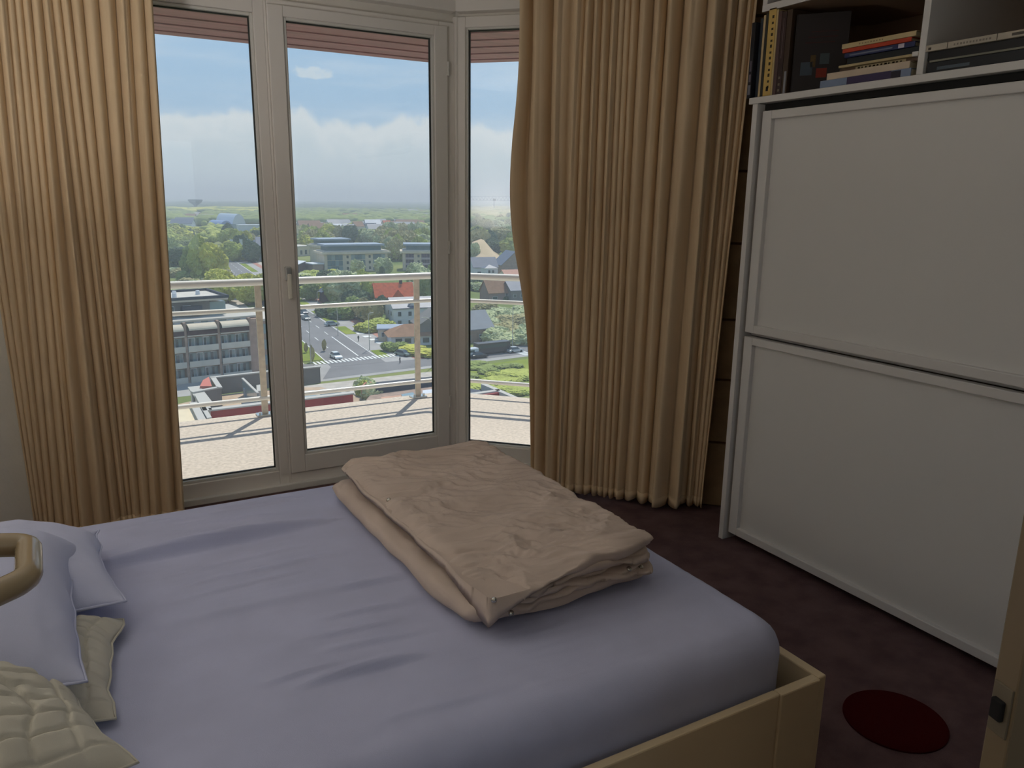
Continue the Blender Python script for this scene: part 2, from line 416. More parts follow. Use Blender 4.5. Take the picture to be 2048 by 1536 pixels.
ridL = [(-98, 62), (-76, 69), (-50, 77), (-24, 87), (7, 98), (22, 114), (37, 134), (52, 150), (72, 160), (96, 205), (112, 228), (131, 247), (152, 256), (180, 268), (215, 290), (248, 308), (272, 335), (303, 366)]
curtain('curtain', 'gathered beige curtain at the left side of the balcony door, lit from its right edge', (0, 3.86, 0), 0, ridL, 1000, .03, 2.57, 1, curt, dmax=.13, seedv=11)
for o in (thing('curtain_rail', 'white curtain rail fixed below the ceiling along the window bay', 'rail', (.6, 3.86, 2.57)),):
    r_ = MB().box(-1.5, 1.1, -.012, .012, -.0, .014); r_.build('track', white_paint, o)
    p1_ = Vector((1.70-.6, 0, .007)); p2_ = Vector((2.72-.6, 2.78-3.86, .007))
    MB().tube([p1_, p2_], .01, 6).build('track', white_paint, o)
    for k in range(12):
        MB().box(-1.4+k*.19, -1.385+k*.19, -.006, .006, -.012, .0).build('glider', white_paint, o)
# ------------------------------------------------------------------ bed
bed = thing('bed', 'cream lacquered double bed frame with raised side boards under the white mattress', 'bed', (.48, 1.88, 0))
def bedbox(name, x0, x1, y0, y1, z0, z1, bv=.004, m=bed_m): return MB().box(x0-.48, x1-.48, y0-1.88, y1-1.88, z0, z1).build(name, m, bed, bevel=bv)
bedbox('side_board', -.58, 1.36, 1.099, 1.121, .06, .42); bedbox('side_board', -.58, 1.49, 2.66, 2.69, .06, .42)
bedbox('foot_board', 1.495, 1.523, 1.10, 2.69, .06, .42)
bedbox('corner_post', 1.36, 1.495, 1.094, 1.121, .0, .42); bedbox('corner_post', 1.44, 1.523, 2.61, 2.695, .0, .30)
bedbox('head_board', -.63, -.58, 1.08, 2.71, .0, .80)
for y in (1.35, 1.62, 1.89, 2.16, 2.43): bedbox('slat', -.56, 1.48, y-.05, y+.05, .20, .222)
bedbox('leg', 1.40, 1.46, 1.16, 1.22, 0, .2); bedbox('leg', 1.40, 1.46, 2.56, 2.62, 0, .2); bedbox('leg', -.55, -.5, 1.16, 1.22, 0, .2)
# mattress in a fitted sheet
wr = []   # wrinkles: p0, p1, half width, height
for (a, b, w, h) in [((-.10, 2.235), (.62, 2.262), .020, .021), ((.2, 2.46), (.5, 2.40), .01, .005), ((.12, 2.42), (.45, 2.34), .009, .004), ((.0, 1.835), (.60, 1.83), .03, .006),
                     ((.1, 2.10), (.55, 2.12), .01, .003), ((.15, 2.03), (.6, 2.02), .01, .004), ((.5, 1.82), (.72, 1.80), .011, .006), ((.32, 1.46), (.60, 1.445), .014, .009),
                     ((.35, 1.63), (.62, 1.60), .010, .004), ((.38, 1.56), (.66, 1.53), .010, .004), ((.42, 1.70), (.68, 1.67), .010, .004), ((.25, 1.50), (.44, 1.50), .010, .004),
                     ((.45, 1.28), (.72, 1.25), .012, .003), ((.3, 2.55), (.62, 2.52), .012, .004), ((.05, 2.52), (.3, 2.50), .012, .004), ((.1, 1.95), (.5, 1.97), .010, .003)]:
    wr.append((Vector(a), Vector(b), w, h))
def wrinkle(x, y):
    s = 0
    for a, b, w, h in wr:
        ab = b-a; t = max(0, min(1, (Vector((x, y))-a).dot(ab)/ab.dot(ab))); dd = (Vector((x, y))-a-ab*t)
        dl = dd.length
        if dl < w*3:
            side = .65 if (dd.y < 0) else 1.9       # steep towards the room, soft towards the window
            s += 2.4*h*math.exp(-(dl/(w*side))**2)*(math.sin(PI*min(1, max(0, t*.96+.02)))**.7)
    s += .0022*noise.noise(Vector((x*4, y*26, 0))) + .0035*noise.noise(Vector((x*2.2, y*3, 4)))
    s += .0015*noise.noise(Vector((x*9, y*60, 9)))*max(0, noise.noise(Vector((x*2, y*3, 1)))+.3)
    return s
def mattress():
    x0, x1, y0, y1, zt, R = -.56, 1.455, 1.145, 2.655, .555, .085
    sag = .24
    def axis(lo, hi, n): 
        a = [lo+R-R*PI/2-sag+ (R*PI/2+sag)*k/16 for k in range(16)]
        m_ = [lo+R+(hi-lo-2*R)*k/n for k in range(n+1)]
        c = [hi-R+(R*PI/2+sag)*k/16 for k in range(1, 17)]
        return a+m_+c
    A = axis(x0, x1, 170); Bx = axis(y0, y1, 230); V = []
    for b in Bx:
        for a in A:
            qx = min(max(a, x0+R), x1-R); qy = min(max(b, y0+R), y1-R)
            dx, dy = a-qx, b-qy; l = math.hypot(dx, dy)
            if l < 1e-9: V.append((qx, qy, zt+wrinkle(a, b)+.012*(1-((a-.45)/1.0)**2)*(1-((b-1.9)/.76)**2)-.006)); continue
            ux, uy = dx/l, dy/l
            l = min(l, R*PI/2+sag)
            if l < R*PI/2: r = R*math.sin(l/R); z = zt-R*(1-math.cos(l/R))
            else: r = R; z = zt-R-(l-R*PI/2)
            k = 1-min(1, l/(R*PI/2))
            r += .004*noise.noise(Vector((a*3, b*3, z*3)))
            V.append((qx+ux*r, qy+uy*r, z+wrinkle(a, b)*k))
    n = len(A); Fc = [(j*n+i, j*n+i+1, (j+1)*n+i+1, (j+1)*n+i) for j in range(len(Bx)-1) for i in range(n-1)]
    return V, Fc
V, Fc = mattress(); c0 = Vector((.45, 1.9, .232))
mt = thing('mattress', 'double mattress in a pale lilac-white fitted sheet with pulled creases', 'mattress', c0)
MB().add([Vector(v)-c0 for v in V], Fc).build('fitted_sheet', sheet_m, mt, smooth=True)
MB().box(-.92, .92, -.68, .68, 0, .26).build('core', pillow_m, mt, bevel=.03)

# ------------------------------------------------------------------ soft slabs: duvet layers and pillows
def soft(name, C, T, Tb, m, parent, nu=60, nv=60, pu=6., q=2., disp=None, edge=None, origin=Vector((0, 0, 0)), label=None, rc=0.):
    """closed cushion over four 3-D corners; thickness dies out towards the rim"""
    C = [Vector(c) for c in C]; top = []; bot = []
    for j in range(nv+1):
        for i in range(nu+1):
            u = .5-.5*math.cos(PI*i/nu)*(.35)-.65*(.5-i/nu) if False else i/nu
            v = j/nv
            u = .5+.5*math.copysign(abs(2*u-1)**.8, 2*u-1); v = .5+.5*math.copysign(abs(2*v-1)**.8, 2*v-1)
            p = (C[0]*(1-u)*(1-v)+C[1]*u*(1-v)+C[2]*u*v+C[3]*(1-u)*v)
            if edge: p = p+edge(u, v)
            if rc:
                kk = (abs(2*u-1)*abs(2*v-1))**7; c_ = cen(C); d_ = (c_-p); d_.z = 0; p = p+d_.normalized()*rc*kk
            h = (max(0, 1-abs(2*u-1)**pu)*max(0, 1-abs(2*v-1)**pu))**(1/q)
            dz = disp(u, v, h) if disp else 0
            if isinstance(dz, tuple): dx, dy, dz = dz
            else: dx = dy = 0
            top.append(Vector((p.x+dx, p.y+dy, p.z+T*h+dz))-origin); bot.append(Vector((p.x+dx, p.y+dy, p.z-Tb*h+(dz*(1-h) if h < .5 else 0)))-origin)
    n = nu+1; mb = MB(); idx = {}
    V = list(top); bi = []
    for j in range(nv+1):
        for i in range(n):
            if i in (0, nu) or j in (0, nv): bi.append(j*n+i)
            else: bi.append(len(V)); V.append(bot[j*n+i])
    Fc = [(j*n+i, j*n+i+1, (j+1)*n+i+1, (j+1)*n+i) for j in range(nv) for i in range(nu)]
    Fc += [(bi[j*n+i], bi[(j+1)*n+i], bi[(j+1)*n+i+1], bi[j*n+i+1]) for j in range(nv) for i in range(nu)]
    mb.add(V, Fc); o = mb.build(name, m, parent, smooth=True)
    if label: o['label'] = label
    return o
def ridged(x, y, z, oct=3):
    s = 0; a = 1; f = 1
    for k in range(oct):
        s += a*(1-abs(noise.noise(Vector((x*f, y*f, z+k*7.3))))*2.2); a *= .5; f *= 2.1
    return s
dv = thing('duvet', 'beige cotton duvet folded into a thick crumpled stack on the bed', 'duvet', (1.0, 1.95, .56))
dvo = Vector((1.0, 1.95, .56))
def lay_disp(amp, seed, fx=3., fy=9.):
    def f(u, v, h):
        x, y = u*.55, v*1.05
        wob = .010*noise.noise(Vector((x*5, y*3.5, seed)))
        wv = .014*math.sin(u*9+seed)*(math.exp(-v*14))       # waves along the near end
        w = amp*(ridged(x*fx+.8*noise.noise(Vector((x*3, y*3, seed))), y*fy, seed)-1)*min(1, h*1.3)
        return wob+wv+w
    return f
def jag(amp, seed, f=7):
    def e(u, v):
        return Vector((amp*noise.noise(Vector((v*f, seed, 0)))*(1 if u < .5 else .6), amp*noise.noise(Vector((u*f, seed, 5))), 0))
    return e
zb = .560
soft('duvet_fold', [(.705, 1.455, zb+.030), (1.285, 1.475, zb+.022), (1.27, 2.53, zb+.022), (.68, 2.50, zb+.030)], .040, .024, duvet_m, dv, 60, 110, 10, 2.2, lay_disp(.004, 1, 30, 9), jag(.012, 1), dvo, rc=.03)
lv = [(.775, .050), (.79, .064), (.775, .079), (.80, .093)]
for k, (xl, dz) in enumerate(lv):
    soft('duvet_fold', [(xl, 1.445-.012*(k % 2), zb+dz), (1.300-.012*(k % 2), 1.462+.012*(k % 3), zb+dz-.006), (1.285, 2.50, zb+dz), (xl-.02, 2.46, zb+dz)], .011, .009, duvet_m, dv, 46, 90, 16, 2.2, lay_disp(.003, 3+k*2.1, 16, 14), jag(.022, 3+k, 9), dvo, rc=.035)
def top_disp(u, v, h):
    x, y = u*.55, v*1.05
    a = .010*noise.noise(Vector((x*5, y*3.5, 9)))
    q_ = .45*noise.noise(Vector((x*5, y*5, 2))); al = .87*x-.49*y; ac = .49*x+.87*y; w = .0135*(ridged(al*4.2+q_, ac*12+q_, 2.5, 4)-1.0)
    w += .0015*noise.noise(Vector((al*14, ac*44, 3)))
    droop = -.045*math.exp(-((u/.20)**2+(v/.10)**2)) - .03*math.exp(-(u/.05)**2)*(1-v*.6)
    ridge = .020*math.exp(-((u-.75)/.35)**2)*math.exp(-v*9)
    return a+w*min(1, .25+h)+droop+ridge
TOPC = [(.738, 1.405, zb+.108), (1.295, 1.475, zb+.104), (1.275, 2.50, zb+.106), (.715, 2.480, zb+.112)]
soft('duvet_fold', TOPC, .013, .007, duvet_m, dv, 140, 250, 22, 2.2, top_disp, jag(.014, 20, 6), dvo, 'crumpled top fold of the duvet', rc=.022)
sn = mat('snap_metal', (215, 212, 200), .25, .6, metal=1)
def snap(p, n=(0, -.4, 1)):
    p = Vector(p)-dvo; n = Vector(n).normalized()
    MB().tube([p, p+n*.003, p+n*.005], [.0075, .0068, .003], 14).build('snap_button', sn, dv, smooth=True)
bpy.context.view_layer.update()
def on_duvet(px, py):          # the point of the duvet that this line of sight meets
    best = None
    for o in dv.children:
        if not o.name.startswith('duvet_fold'): continue
        d = ray(px, py).normalized(); h_, q, n, _i = o.ray_cast(CAM-dvo, d)
        if h_ and (best is None or (q-(CAM-dvo)).length < (best[0]-(CAM-dvo)).length): best = (q.copy(), n.copy())
    return best
for px, py in ((988, 1200), (1022, 1226), (1282, 1134), (1258, 1138), (777, 1000)):
    b_ = on_duvet(px, py)
    if b_:
        if b_[1].dot(CAM-dvo-b_[0]) < 0: b_[1].negate()
        snap(b_[0]+dvo, b_[1])
soft('care_label', [(.742, 1.575, zb+.078), (.79, 1.56, zb+.088), (.80, 1.63, zb+.092), (.75, 1.65, zb+.082)], .006, .003, mat('label_cloth', (190, 205, 190), .8), dv, 12, 12, 8, 2, lambda u, v, h: .012*noise.noise(Vector((u*4, v*4, 3))), jag(.02, 3, 5), dvo, 'pale green care label')
dst = MB()
for s in range(2):                      # seam lines of stitching along the near left hem
    pts = [Vector((.765+.02*s+.006*math.sin(k*.9), 1.50+k*.05, zb+.128-.002*s))-dvo for k in range(3)]
# pillows
def quilt(sc_, amp, seed):
    def f(u, v, h):
        x, y = u*sc_+.5*noise.noise(Vector((u*4, v*4, seed))), v*sc_*1.0+.5*noise.noise(Vector((u*4, v*4, seed+4)))
        g = min(abs((x % 1)-.5), 1)*2; g2 = min(abs((y % 1)-.5), 1)*2
        pf = (1-g**9)*(1-g2**9)
        return (amp*.95*pf-amp+.006*noise.noise(Vector((u*16, v*16, seed)))+.012*noise.noise(Vector((u*3, v*3, seed+8))))*min(1, h*1.5)
    return f
def plain(seed, amp=.012):
    def f(u, v, h): return (amp*noise.noise(Vector((u*2.6, v*2.6, seed)))+.004*noise.noise(Vector((u*9, v*7, seed)))+.003*(ridged(u*4, v*4, seed, 2)-1))*min(1, h*2)
    return f
def pillow(label, C, T, Tb, m, disp, group=None, nu=80, pu=2.6, q=1.5, ed=.012, seed=0):
    C = [Vector(c) for c in C]; o = Vector((sum(c.x for c in C)/4, sum(c.y for c in C)/4, min(c.z for c in C)))
    def edge(u, v):
        a = 4*u*(1-u); b = 4*v*(1-v); cc = cen(C); p = (C[0]*(1-u)*(1-v)+C[1]*u*(1-v)+C[2]*u*v+C[3]*(1-u)*v)
        d_ = (p-cc); d_.z = 0
        pull = -.07*(max(a*(1-b)**3, b*(1-a)**3)**1.0)
        return d_*pull + Vector((ed*noise.noise(Vector((v*6, seed, 0))), ed*noise.noise(Vector((u*6, seed, 3))), 0))
    t = thing('pillow', label, 'pillow', o)
    soft('pillowcase', C, T, Tb, m, t, nu, nu, pu, q, disp, edge, o)
    # piped seam round the rim
    pts = []
    for k in range(64):
        s = k/16; i = int(s); f_ = s-i; u, v = [(f_, 0), (1, f_), (1-f_, 1), (0, 1-f_)][i]
        p = (C[0]*(1-u)*(1-v)+C[1]*u*(1-v)+C[2]*u*v+C[3]*(1-u)*v)+edge(u, v); p.z += (disp(u, v, 0)); pts.append(p-o)
    MB().tube(pts, .003, 6, closed=True).build('seam', m, t, smooth=True)
    return t
pillow('cream quilted pillow at the bed head lying under the plain white pillows', [(-.56, 1.48, .60), (-.015, 1.50, .575), (.02, 1.86, .59), (-.54, 2.05, .62)], .085, .02, quilt_m, quilt(10, .016, 4), seed=4, nu=120)
pillow('plain white pillow at the bed head lying farthest back near the left curtain', [(-.56, 1.82, .64), (.03, 1.86, .635), (-.01, 2.34, .63), (-.58, 2.42, .64)], .115, .05, pillow_m, plain(2, .016), seed=7)
pillow('cream quilted pillow nearest the camera at the bed head, its pointed corner towards the sheet', [(-.52, .93+.18, .62), (.012, 1.315, .60), (-.12, 1.66, .66), (-.60, 1.62, .70)], .105, .04, quilt_m, quilt(9, .016, 12), seed=3, pu=2.2, nu=120)
pillow('plump white pillow leaning on top of the other pillows at the bed head', [(-.55, 1.47, .70), (-.055, 1.505, .665), (-.06, 2.10, .70), (-.60, 2.12, .76)], .14, .06, pillow_m, plain(5, .02), seed=9, pu=2.8)

# ------------------------------------------------------------------ chair whose armrest loop juts in at the left
ch = thing('chair', 'cream tubular chair at the left edge, only its rounded armrest loop in view', 'chair', (-.42, .78, 0))
cream = mat('cream_gloss', (164, 146, 116), .18, .6)
cho = Vector((-.42, .78, 0))
def loop(pts, r, name, rc=.03, m=cream):
    """closed loop with rounded corners"""
    P = [Vector(p) for p in pts]; out = []
    n = len(P)
    for i in range(n):
        a, b, c = P[i-1], P[i], P[(i+1) % n]
        u = (a-b).normalized(); w = (c-b).normalized()
        for k in range(7):
            t = k/6; out.append((b+u*rc)*(1-t)**2+b*2*t*(1-t)+(b+w*rc)*t**2)
    return MB().tube([p-cho for p in out], r, 14, closed=True).build(name, m, ch, smooth=True)
d_ = 1.16
def rp(x, y, s): d = ray(x, y).normalized(); return CAM+d*s
A1 = rp(58, 1089, 1.30); A2 = rp(57, 1158, 1.19); A3 = rp(-330, 1330, 1.10); A4 = rp(-330, 1100, 1.30)
loop([A1, A2, A3, A4], .0165, 'armrest', .022)
for A in (A3, A4): MB().tube([A-cho, Vector((A.x-.02, A.y-.03, .03))-cho], .013, 12).build('leg', cream, ch, smooth=True)
for A in (A3, A4): MB().tube([Vector((A.x-.42, A.y-.05, .9))-cho, Vector((A.x-.40, A.y-.05, .03))-cho], .013, 12).build('leg', cream, ch, smooth=True)
MB().box(-.50, .0, -.26, .22, .42, .47).build('seat', mat('seat_fabric', (120, 100, 80), .9), ch, bevel=.02)
MB().box(-.52, -.48, -.26, .22, .5, .92).build('backrest', mat('seat_fabric', (120, 100, 80), .9), ch, bevel=.015)

# ------------------------------------------------------------------ wardrobe
wd = thing('wardrobe', 'tall white wardrobe with two stacked framed sliding panels and open book shelves on top', 'wardrobe', (2.88, 1.35, 0))
wo = Vector((2.88, 1.35, 0))
def wbx(name, x0, x1, y0, y1, z0, z1, bv=.002, m=ward_m, par=None):
    o = MB().box(x0-wo.x, x1-wo.x, y0-wo.y, y1-wo.y, z0, z1).build(name, m, par or wd, bevel=bv); return o
wbx('side_panel', 2.555, 3.20, 2.485, 2.512, 0, 1.955)
wbx('side_panel', 2.555, 3.20, .15, .177, 0, 1.955)
wbx('back_panel', 3.185, 3.20, .177, 2.485, 0, 2.5, m=mat('back_and_shade_brown', (150, 124, 100), .7, .2))
wbx('floor_board', 2.62, 3.18, .177, 2.485, .03, .05)
wbx('middle_shelf', 2.63, 3.18, .177, 2.485, .975, .993, m=ward_m)
wbx('shelf_board', 2.565, 3.20, .15, 2.545, 1.957, 1.983)
wbx('top_board', 2.606, 3.20, .15, 2.545, 2.322, 2.348, m=mat('back_and_shade_brown', (150, 124, 100), .7, .2))  # brown stands in for the shade on this board's underside
wbx('edge_band', 2.60, 2.606, .15, 2.545, 2.322, 2.348, 0)
wbx('cornice', 2.60, 3.20, .15, 2.545, 2.50, 2.52)
wbx('side_panel', 2.66, 3.20, 2.52, 2.545, 1.983, 2.322)
wbx('side_panel', 2.60, 3.20, 2.52, 2.545, 2.348, 2.50)
wbx('divider', 2.60, 3.18, 1.787, 1.812, 1.983, 2.322)
wbx('divider', 2.60, 3.18, 1.0, 1.025, 1.983, 2.322)
wbx('divider', 2.60, 3.18, .15, .175, 1.983, 2.322)
wbx('shelf_support', 2.598, 3.18, 1.812, 1.835, 2.05, 2.066)
def wdoor(z0, z1, y0, y1):
    dd = wbx('door_panel', 2.598, 2.612, y0+.02, y1-.02, z0+.02, z1-.02, 0, ward_in)
    b = .042; a0, a1 = 2.575, 2.612
    for nm, q in (('stile', (y1-b*1.15, y1, z0, z1)), ('stile', (y0, y0+b, z0, z1)), ('rail', (y0+b, y1-b*1.15, z1-.034, z1)), ('rail', (y0+b, y1-b*1.15, z0, z0+.036))):
        wbx(nm, a0, a1, q[0], q[1], q[2], q[3], .003, ward_m, dd)
    return dd
wdoor(.995, 1.925, .2, 2.472); wdoor(.04, .976, .2, 2.472)
wbx('track', 2.64, 2.66, .177, 2.485, .976, .996, 0, dark_gap)
wbx('track', 2.60, 2.66, .177, 2.485, 1.93, 1.955, 0, dark_gap)

# ------------------------------------------------------------------ books
paper = mat('book_paper', (196, 184, 158), .9, .1)
BN = [0]
def book(x0, y0, z0, th, ht, dp, c, label, group, flat=False, marks=(), lean=0., rot=0.):
    """spine faces -X. upright: th along y, ht along z. flat: th along z, ht along y."""
    t = thing('book', label, 'book', (x0, y0, z0), rot, group)
    m = mat('cover_%d_%d_%d' % c, c, .45, .4, var=.04, vscale=12)
    def bx_(n, a, b, c_, d, e, f, mm, par):
        if flat: o = MB().box(a, b, -f, -e, c_, d)
        else: o = MB().box(a, b, c_, d, e, f)
        return o.build(n, mm, par, bevel=.0012 if th > .008 else 0)
    cv = .0022
    bx_('page_block', .004, dp-.003, cv, th-cv, .004, ht-.004, paper, t)
    bx_('spine', 0, .0045, 0, th, 0, ht, m, t)
    bx_('cover', .0045, dp, 0, cv, 0, ht, m, t); bx_('cover', .0045, dp, th-cv, th, 0, ht, m, t)
    for (e, f, a, b, cc) in marks:        # band or lettering bar on the spine: from e to f along height, a..b across thickness (fractions)
        mm = mat('ink_%d_%d_%d' % cc, cc, .5)
        sp = MB()
        if flat: sp.box(-.0006, .0002, -f*ht, -e*ht, a*th, b*th)
        else: sp.box(-.0006, .0002, a*th, b*th, e*ht, f*ht)
        sp.build('lettering' if (b-a) < .7 else 'band', mm, t)
    if lean: t.rotation_euler = (lean, 0, rot)
    return t
zs0 = 1.983
def letters(n, e0, e1, c, a=.35, b=.62):
    w = (e1-e0)/n; return [(e0+i*w, e0+i*w+w*(.35+.35*random.random()), a, b, c) for i in range(n)]
book(2.575, 2.548, zs0, .020, .30, .20, (22, 22, 30), 'black picture book with mottled spine, first upright beside the curtain', None, marks=[(.05, .18, .1, .8, (120, 120, 130)), (.22, .32, .2, .7, (110, 100, 110)), (.36, .5, .2, .7, (90, 84, 96))]).location.y = 2.551
def upright(y, th, ht, x, c, label, marks=(), dp=.2): return book(x, y, zs0, th, ht, dp, c, label, 'upright books at the left end of the shelf', marks=marks)
upright(2.535, .014, .315, 2.60, (48, 54, 62), 'dark slate-grey thin book, second upright from the curtain')
upright(2.522, .011, .325, 2.60, (196, 174, 132), 'thin pale cream book between two dark upright books')
upright(2.508, .012, .33, 2.60, (52, 50, 42), 'narrow dark olive book left of the thick yellow spine')
upright(2.466, .040, .345, 2.60, (200, 168, 96), 'thick ochre-yellow book with dark lettering down the spine, upright', letters(13, .10, .95, (60, 50, 34), .25, .5)+[(.07, .12, .3, .6, (40, 34, 28))])
upright(2.455, .010, .335, 2.60, (190, 168, 120), 'thin pale buff book right of the thick yellow one')
upright(2.436, .018, .325, 2.60, (84, 62, 60), 'dull mauve-brown upright book right of the buff one')
upright(2.410, .024, .320, 2.60, (58, 38, 36), 'dark maroon upright book with light marks near its foot', [(.05, .08, .3, .7, (120, 110, 96)), (.12, .15, .3, .7, (120, 110, 96)), (.2, .23, .3, .7, (120, 110, 96)), (.45, .92, .45, .55, (110, 96, 96))])
upright(2.382, .026, .322, 2.60, (66, 48, 34), 'dark brown leather-like upright book with a pale foot', [(.02, .28, .2, .6, (140, 140, 145))])
lb = book(2.62, 2.345, zs0, .030, .30, .20, (22, 10, 10), 'large dark red-brown book standing with its illustrated cover facing the room', None)
lb.rotation_euler = (0, 0, math.radians(-52)); lb.location = (2.612, 2.368, zs0)
for (a, b, e, f, cc) in ((.03, .075, .07, .12, (60, 70, 80)), (.09, .13, .06, .095, (120, 34, 14)), (.10, .135, .11, .15, (60, 70, 74)), (.065, .085, .10, .145, (80, 60, 22)), (.04, .15, .19, .193, (60, 16, 14)), (.05, .16, .21, .213, (60, 16, 14)), (.06, .16, .23, .233, (60, 16, 14))):
    MB().box(a, b, -.0006, .0002, e, f).build('cover_print', mat('ink_%d_%d_%d' % cc, cc, .5), lb)
# lying stack, bottom to top : y start (left end), length, thickness, x
st = [(2.205, .380, .030, 2.590, (120, 134, 160), 'thick lying book with pale blue and violet spine, bottom of the middle stack', [(.32, .80, 0.02, .98, (62, 52, 84)), (.80, .90, .1, .9, (40, 36, 50))]),
      (2.180, .345, .024, 2.594, (196, 178, 156), 'pale beige lying book second from the bottom of the middle stack', []),
      (2.145, .320, .013, 2.620, (92, 70, 52), 'brown lying book with cream label strip and dark letters in the middle stack', [(.22, .86, .05, .95, (186, 172, 138))]+letters(12, .25, .84, (50, 44, 34), .3, .75)),
      (2.135, .325, .008, 2.600, (176, 158, 118), 'thin cream lying book under the black one in the middle stack', []),
      (2.110, .290, .024, 2.612, (18, 22, 26), 'black lying book in the middle stack under the blue one', []),
      (2.118, .285, .017, 2.605, (36, 44, 84), 'navy blue lying book with grey lettering and a white patch on its spine', [(.08, .70, .3, .6, (110, 116, 130)), (.78, .86, .1, .9, (190, 180, 190))]),
      (2.125, .280, .014, 2.600, (176, 58, 26), 'orange-red lying book second from the top of the middle stack', []),
      (2.128, .300, .017, 2.598, (188, 168, 126), 'cream lying book with faint lettering on top of the middle stack', letters(9, .25, .6, (140, 120, 90), .35, .6))]
z = zs0
for (y, ln, th, x, c, lab, mk) in st:
    book(x, y, z, th, ln, .22, c, lab, 'lying books of the middle stack', flat=True, marks=mk); z += th+.0006
st2 = [(1.782, .62, .040, 2.612, (16, 19, 26), 'black lying folio with small grey lettering, bottom of the right stack', [(.06, .24, .35, .6, (80, 90, 100))]),
       (1.772, .60, .006, 2.608, (120, 118, 104), 'thin grey-green lying book between two black folios', []),
       (1.784, .62, .028, 2.615, (14, 13, 18), 'black lying folio just under the white box file on the right', []),
       (1.788, .66, .020, 2.602, (176, 166, 150), 'long off-white lying book with dark dividing lines on top of the right stack', [(.015, .03, .2, .6, (70, 60, 50)), (.115, .118, 0, 1, (60, 54, 48)), (.36, .363, 0, 1, (60, 54, 48)), (.43, .52, .3, .7, (90, 84, 76))]+letters(12, .15, .34, (130, 122, 112), .3, .6))]
z = zs0
for (y, ln, th, x, c, lab, mk) in st2:
    book(x, y, z, th, ln, .24, c, lab, 'lying books of the right stack', flat=True, marks=mk); z += th+.0006

# ------------------------------------------------------------------ room door edge at the right, and the round red mat
dr = struct('door_2', (1.045, .482, 0), math.radians(-16))
leafm = mat('room_door_paint', (128, 112, 88), .4, .4)
MB().box(0, .82, -.019, .019, .01, 2.05).build('door_leaf', leafm, dr, bevel=.003)
dull = mat('dull_brass', (112, 102, 84), .5, .4)
MB().box(-.003, .001, -.015, .015, .845, .92).build('lock_plate', dull, dr, bevel=.001)
MB().box(-.010, .0, -.008, .010, .868, .898).build('latch', dark_gap, dr, bevel=.002)
MB().box(.04, .09, .019, .028, .84, 1.04).build('handle_plate', steel, dr, bevel=.003)
MB().tube([(.065, .02, .97), (.065, .065, .97), (.085, .072, .97), (.18, .072, .97)], .009, 10).build('door_handle', steel, dr, smooth=True)
rug = MB(); pts = [(.152*math.cos(2*PI*k/64), .148*math.sin(2*PI*k/64)) for k in range(64)]
rug.prism(pts, .0, .006)
ro = rug.build('floor_mat', mat('dark_red_felt', (66, 10, 12), .95, .05, bump=.5, bscale=300), bevel=.0015); ro.location = (2.075, 1.245, .0)
tag(ro, 'small round dark red mat on the carpet between bed foot and wardrobe', 'mat')
# ================================================================== the town below
def G(x, y, z=GZ): return at_z(x, y, z)
def flat_poly(name, pts, z, th, m, parent=None, kind='structure'):
    o = MB().prism([(p[0], p[1]) for p in pts], z-th, z).build(name, m, parent)
    if kind and parent is None: o['kind'] = kind
    return o
grass = mat('meadow', (96, 112, 62), .95, .05, c2=(134, 138, 84), vscale=.02, coords='Object', detail=8)
field = mat('far_fields', (84, 104, 66), .95, .05, c2=(150, 150, 98), vscale=.0022, coords='Object', detail=9)
lawn = mat('lawn', (112, 128, 50), .95, .05, c2=(140, 148, 66), vscale=.12)
asph = mat('asphalt', (126, 124, 124), .9, .1, var=.05, vscale=.15, detail=6)
asph2 = mat('asphalt_pale', (164, 160, 156), .9, .1, var=.04, vscale=.2)
pave = mat('pavement', (186, 176, 164), .9, .1, var=.05, vscale=.6)
redpath_m = mat('red_cycle_path', (176, 128, 112), .9, .1, var=.05, vscale=.4)
linew = mat('road_paint', (226, 224, 218), .7, .2)
sandm = mat('bare_sand', (204, 180, 150), .95, .05, c2=(180, 160, 128), vscale=.05)
conc = mat('pale_concrete', (198, 190, 178), .8, .2, var=.04, vscale=.6)
cream_r = mat('cream_render', (208, 194, 172), .85, .1, var=.03, vscale=.5)
brick_b = mat('brown_brick', (158, 136, 122), .9, .1, var=.08, vscale=1.2)
brick_d = mat('dark_brick', (76, 58, 60), .9, .1, var=.08, vscale=1.2)
white_r = mat('white_render', (206, 208, 212), .8, .2, var=.02, vscale=.5)
slate = mat('slate_roof', (98, 104, 120), .5, .4, var=.07, vscale=.8)
slate_l = mat('metal_roof_pale', (150, 160, 176), .45, .5, var=.03, vscale=.4)
orange_t = mat('orange_tiles', (190, 92, 58), .8, .2, var=.08, vscale=1.0)
brown_t = mat('brown_tiles', (150, 116, 92), .85, .15, var=.07, vscale=.8)
winm = mat('window_glass_far', (58, 72, 80), .12, .8)
winl = mat('window_glass_pale', (128, 148, 152), .15, .7)
redf = mat('red_fascia', (150, 46, 44), .5, .3, var=.04, vscale=.6)
greyw = mat('grey_cladding', (122, 118, 114), .7, .2, var=.04, vscale=.4)
greyl = mat('grey_coping', (184, 178, 168), .6, .3)
terra = mat('terrace_tiles', (186, 162, 138), .85, .15, var=.06, vscale=.7)
dark_r = mat('dark_roof_felt', (70, 74, 82), .8, .2, var=.06, vscale=.5)

land = MB(); land.prism([(-9000, 30), (24000, 30), (26000, 26000), (-9000, 26000)], GZ-3, GZ-.05)
tag(land.build('ground', field), kind='structure')
flat_poly('meadow', [(-250, 31), (500, 31), (500, 560), (-250, 560)], GZ, .04, grass)

